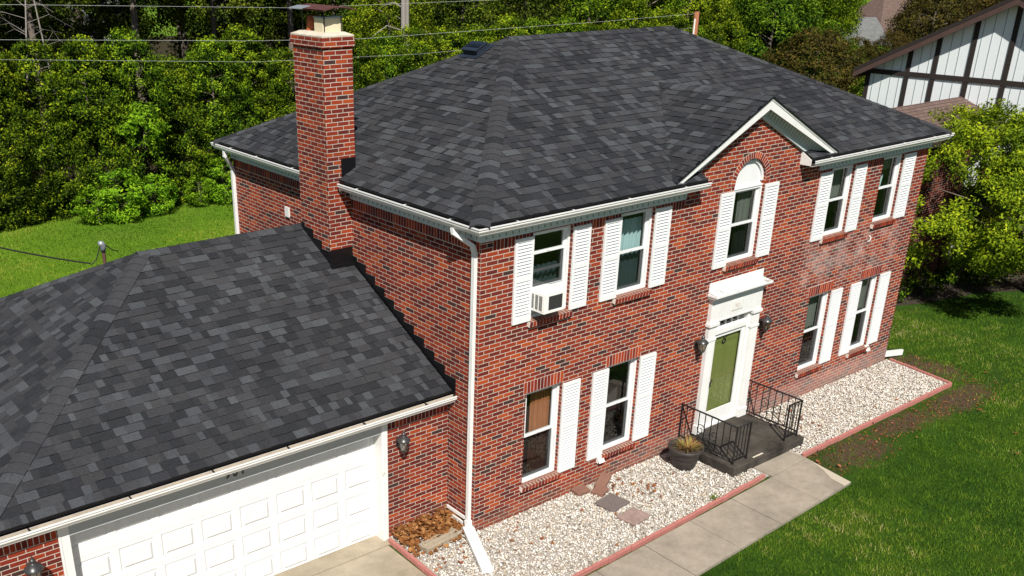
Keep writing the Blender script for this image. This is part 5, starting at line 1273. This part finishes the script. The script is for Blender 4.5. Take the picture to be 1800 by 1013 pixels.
# brick wing with its own little roof
wy0, wy1, wz, wrz, wry = 3.0, 5.7, 4.25, 5.08, 4.36
mb = MB(); mb.box(16.8, 21.4, wy0, wy1, -.1, wz); mb.box(21.55, 21.85, wy0-.05, wy0+.4, -.1, wz)
wb = brick_mat('shaded_neighbour_brick', .5); L_(mb, 'brick_wing', wb)  # brick colour darkened to paint in the tree canopy's shade
mb = MB(); mb.box(NX-.06, NX+.0, yr_, wy0+.2, -.1, 3.1); L_(mb, 'shade_brick_base', wb)  # dark brick sheet added to paint the shaded recess below the boards
mb = MB(); e1, e2 = wy0-.35, 2*wry-wy0+.35; ze1 = wrz-(wry-e1)*.42; mb.poly([(16.6, e1, ze1), (NX+.0, e1, ze1), (NX+.0, wry, wrz), (16.6, wry, wrz)]); mb.poly([(16.6, e2, ze1), (16.6, wry, wrz), (NX, wry, wrz), (NX, e2, ze1)]); mb.poly([(16.7, e1+.1, ze1), (16.7, wry, wrz-.03), (16.7, e2-.1, ze1)]); L_(mb, 'wing_roof', 'roofbrown')
mb = MB(); mb.box(NX-.6, NX+.5, .55, 1.25, 5.0, 6.6) ; L_(mb, 'brick_chimney', wb)
mb = MB(); mb.box(16.6, NX, e1-.02, e1+.02, ze1-.14, ze1-.004); L_(mb, 'wing_fascia', 'timber')

# brown board fence left of it
fn = thing('board_fence', 'dark brown board fence left of the half timbered house', 'fence', (26, 11, 0)); mb = MB(); x = -3.5
while x < 3.6: mb.box(x, x+.135, -.012, .012, -.1, 3.05); x += .15
mb.build('boards', 'fence', fn); MB().box(-3.6, 3.7, -.05, .05, 3.05, 3.13).build('top_rail', 'fence', fn)
for x in (-3.5, -1.2, 1.2, 3.5): MB().box(x-.06, x+.06, -.07, -.013, -.1, 3.04).build('post', 'fence', fn)

# ---------------------------------------------------------------- distant houses
def farhouse(name, label, loc, rz, parts, m_w, m_r):
    t = thing(name, label, 'house', loc, None, rz); 
    w_, d_, h_, rh, hip = parts; mb = MB(); mb.box(-w_/2, w_/2, -d_/2, d_/2, -1, h_); 
    if not hip: mb.poly([(-w_/2, -d_/2, h_), (-w_/2, d_/2, h_), (-w_/2, 0, h_+rh)]); mb.poly([(w_/2, -d_/2, h_), (w_/2, 0, h_+rh), (w_/2, d_/2, h_)])
    mb.build('wall', m_w, t); o = .5; k = rh/(d_/2); z0 = h_-o*k; hx = (d_/2) if hip else 0; X = w_/2+o; Y = d_/2+o
    r_ = MB(); r_.poly([(-X, -Y, z0), (X, -Y, z0), (X-hx, 0, h_+rh), (-X+hx, 0, h_+rh)]); r_.poly([(X, Y, z0), (-X, Y, z0), (-X+hx, 0, h_+rh), (X-hx, 0, h_+rh)])
    if hip: r_.poly([(-X, Y, z0), (-X, -Y, z0), (-X+hx, 0, h_+rh)]); r_.poly([(X, -Y, z0), (X, Y, z0), (X-hx, 0, h_+rh)])
    r_.build('roof', m_r, t); MB().box(-X, X, -Y-.05, -Y, z0-.18, z0-.01).box(-X, X, Y, Y+.05, z0-.18, z0-.01).build('gutter', 'white', t)
    for i in range(3):
        x = -w_/2+w_*(i+.5)/3; f = MB().box(x-.5, x+.5, -d_/2-.06, -d_/2-.01, .9, 2.3).build('window', 'white', t); MB().box(x-.42, x+.42, -d_/2-.08, -d_/2-.06, .98, 2.22).build('pane', 'room', f)
    return t
DX, DY = 96, 50
farhouse('brick_house_far', 'distant brick house with grey shingle roof at the top right', (95.6, 53.6, -3.4), -.5, (9, 7.5, 3.4, 2.6, False), brick_mat('orange_brick'), 'roofgrey')
farhouse('brown_roofed_house', 'distant house with a big brown hip roof at the top right', (121, 60, -5.6), -.3, (17, 12, 4.6, 5.5, True), brick_mat('orange_brick_b'), 'roofbrown')
farhouse('white_house', 'pale house glimpsed through the trees at the top left', (4, 60, 0), .1, (24, 9, 5.6, 2.5, False), 'white', 'roofgrey')

# ---------------------------------------------------------------- pole and wires
def wirecurve(name, label, pts, r, m='wire', sag=0.0):
    P = [Vector(p) for p in pts]; out = []
    for a, b in zip(P, P[1:]):
        n = 14
        for i in range(n): t_ = i/n; out.append(a.lerp(b, t_)+Vector((0, 0, -sag*4*t_*(1-t_))))
    out.append(P[-1]); o = MB().tube(out, r, 5).build(name, m); return tag(o, label, 'cable', 'overhead cables')
wirecurve('overhead_cable', 'topmost of the thin overhead cables across the trees', [(-14, 24, 8.35), (-.345, 24, 7.854), (10.66, 24, 7.399), (20.8, 24, 7.407), (34.6, 24, 7.75)], .0055)
wirecurve('overhead_cable', 'middle overhead cable meeting the chimney top in the picture', [(-14, 24, 7.2), (-.525, 24, 6.777), (8.85, 24, 6.278), (13.8, 24, 6.12), (27.76, 24, 6.233), (34.7, 24, 6.35)], .0055)
wirecurve('overhead_cable', 'lowest overhead cable just above the hedge top', [(-14, 24, 6.6), (-.63, 24, 6.16), (8.8, 24, 5.513), (16.7, 24, 5.356), (34.7, 24, 5.65)], .0045)
up_ = thing('utility_pole', 'wooden utility pole with a white pipe beyond the roof ridge', 'utility pole', (34.78, 24, 0)); MB().tube([(0, 0, -.2), (.0, 0, 6.45)], [.16, .13], 12).build('post', simple('pole_wood', (.26, .10, .05), .9, .3, 8), up_, smooth=True); MB().tube([(-.17, -.05, -.1), (-.17, -.05, 6.1)], .045, 8).build('conduit', 'white', up_)
# service mast on the garage
ms = thing('service_mast', 'metal weatherhead on a short pipe behind the garage roof', 'service mast', (-3.24, 8.0, 3.2)); MB().tube([(0, 0, -.8), (0, 0, .62)], .035, 10).build('pipe', simple('mast_pipe', (.10, .05, .04), .7, .3), ms)
MB().tube([(0, 0, .60), (0, -.01, .70), (-.03, -.03, .78), (-.08, -.05, .80)], [.05, .065, .065, .045], 12).build('weatherhead', 'galv', ms, smooth=True)
wirecurve('service_cable', 'black twisted cable running from the mast to the left edge', [(-12, 9.5, 5.9), (-5.2, 8.0, 4.22), (-3.53, 8, 3.6)], .016, 'wireblack', .02)
wirecurve('drip_loop', 'short black cable loop hanging from the weatherhead', [(-3.3, 7.96, 3.95), (-3.42, 7.95, 3.68), (-3.53, 7.97, 3.58)], .011, 'wireblack'); 
wirecurve('drip_loop', 'short black cable behind the mast', [(-3.2, 8.02, 3.95), (-3.05, 8.05, 3.80), (-2.9, 8.1, 3.72)], .011, 'wireblack')

# collapse helpers: every shared brick etc. stays at the origin
bpy.context.view_layer.update()
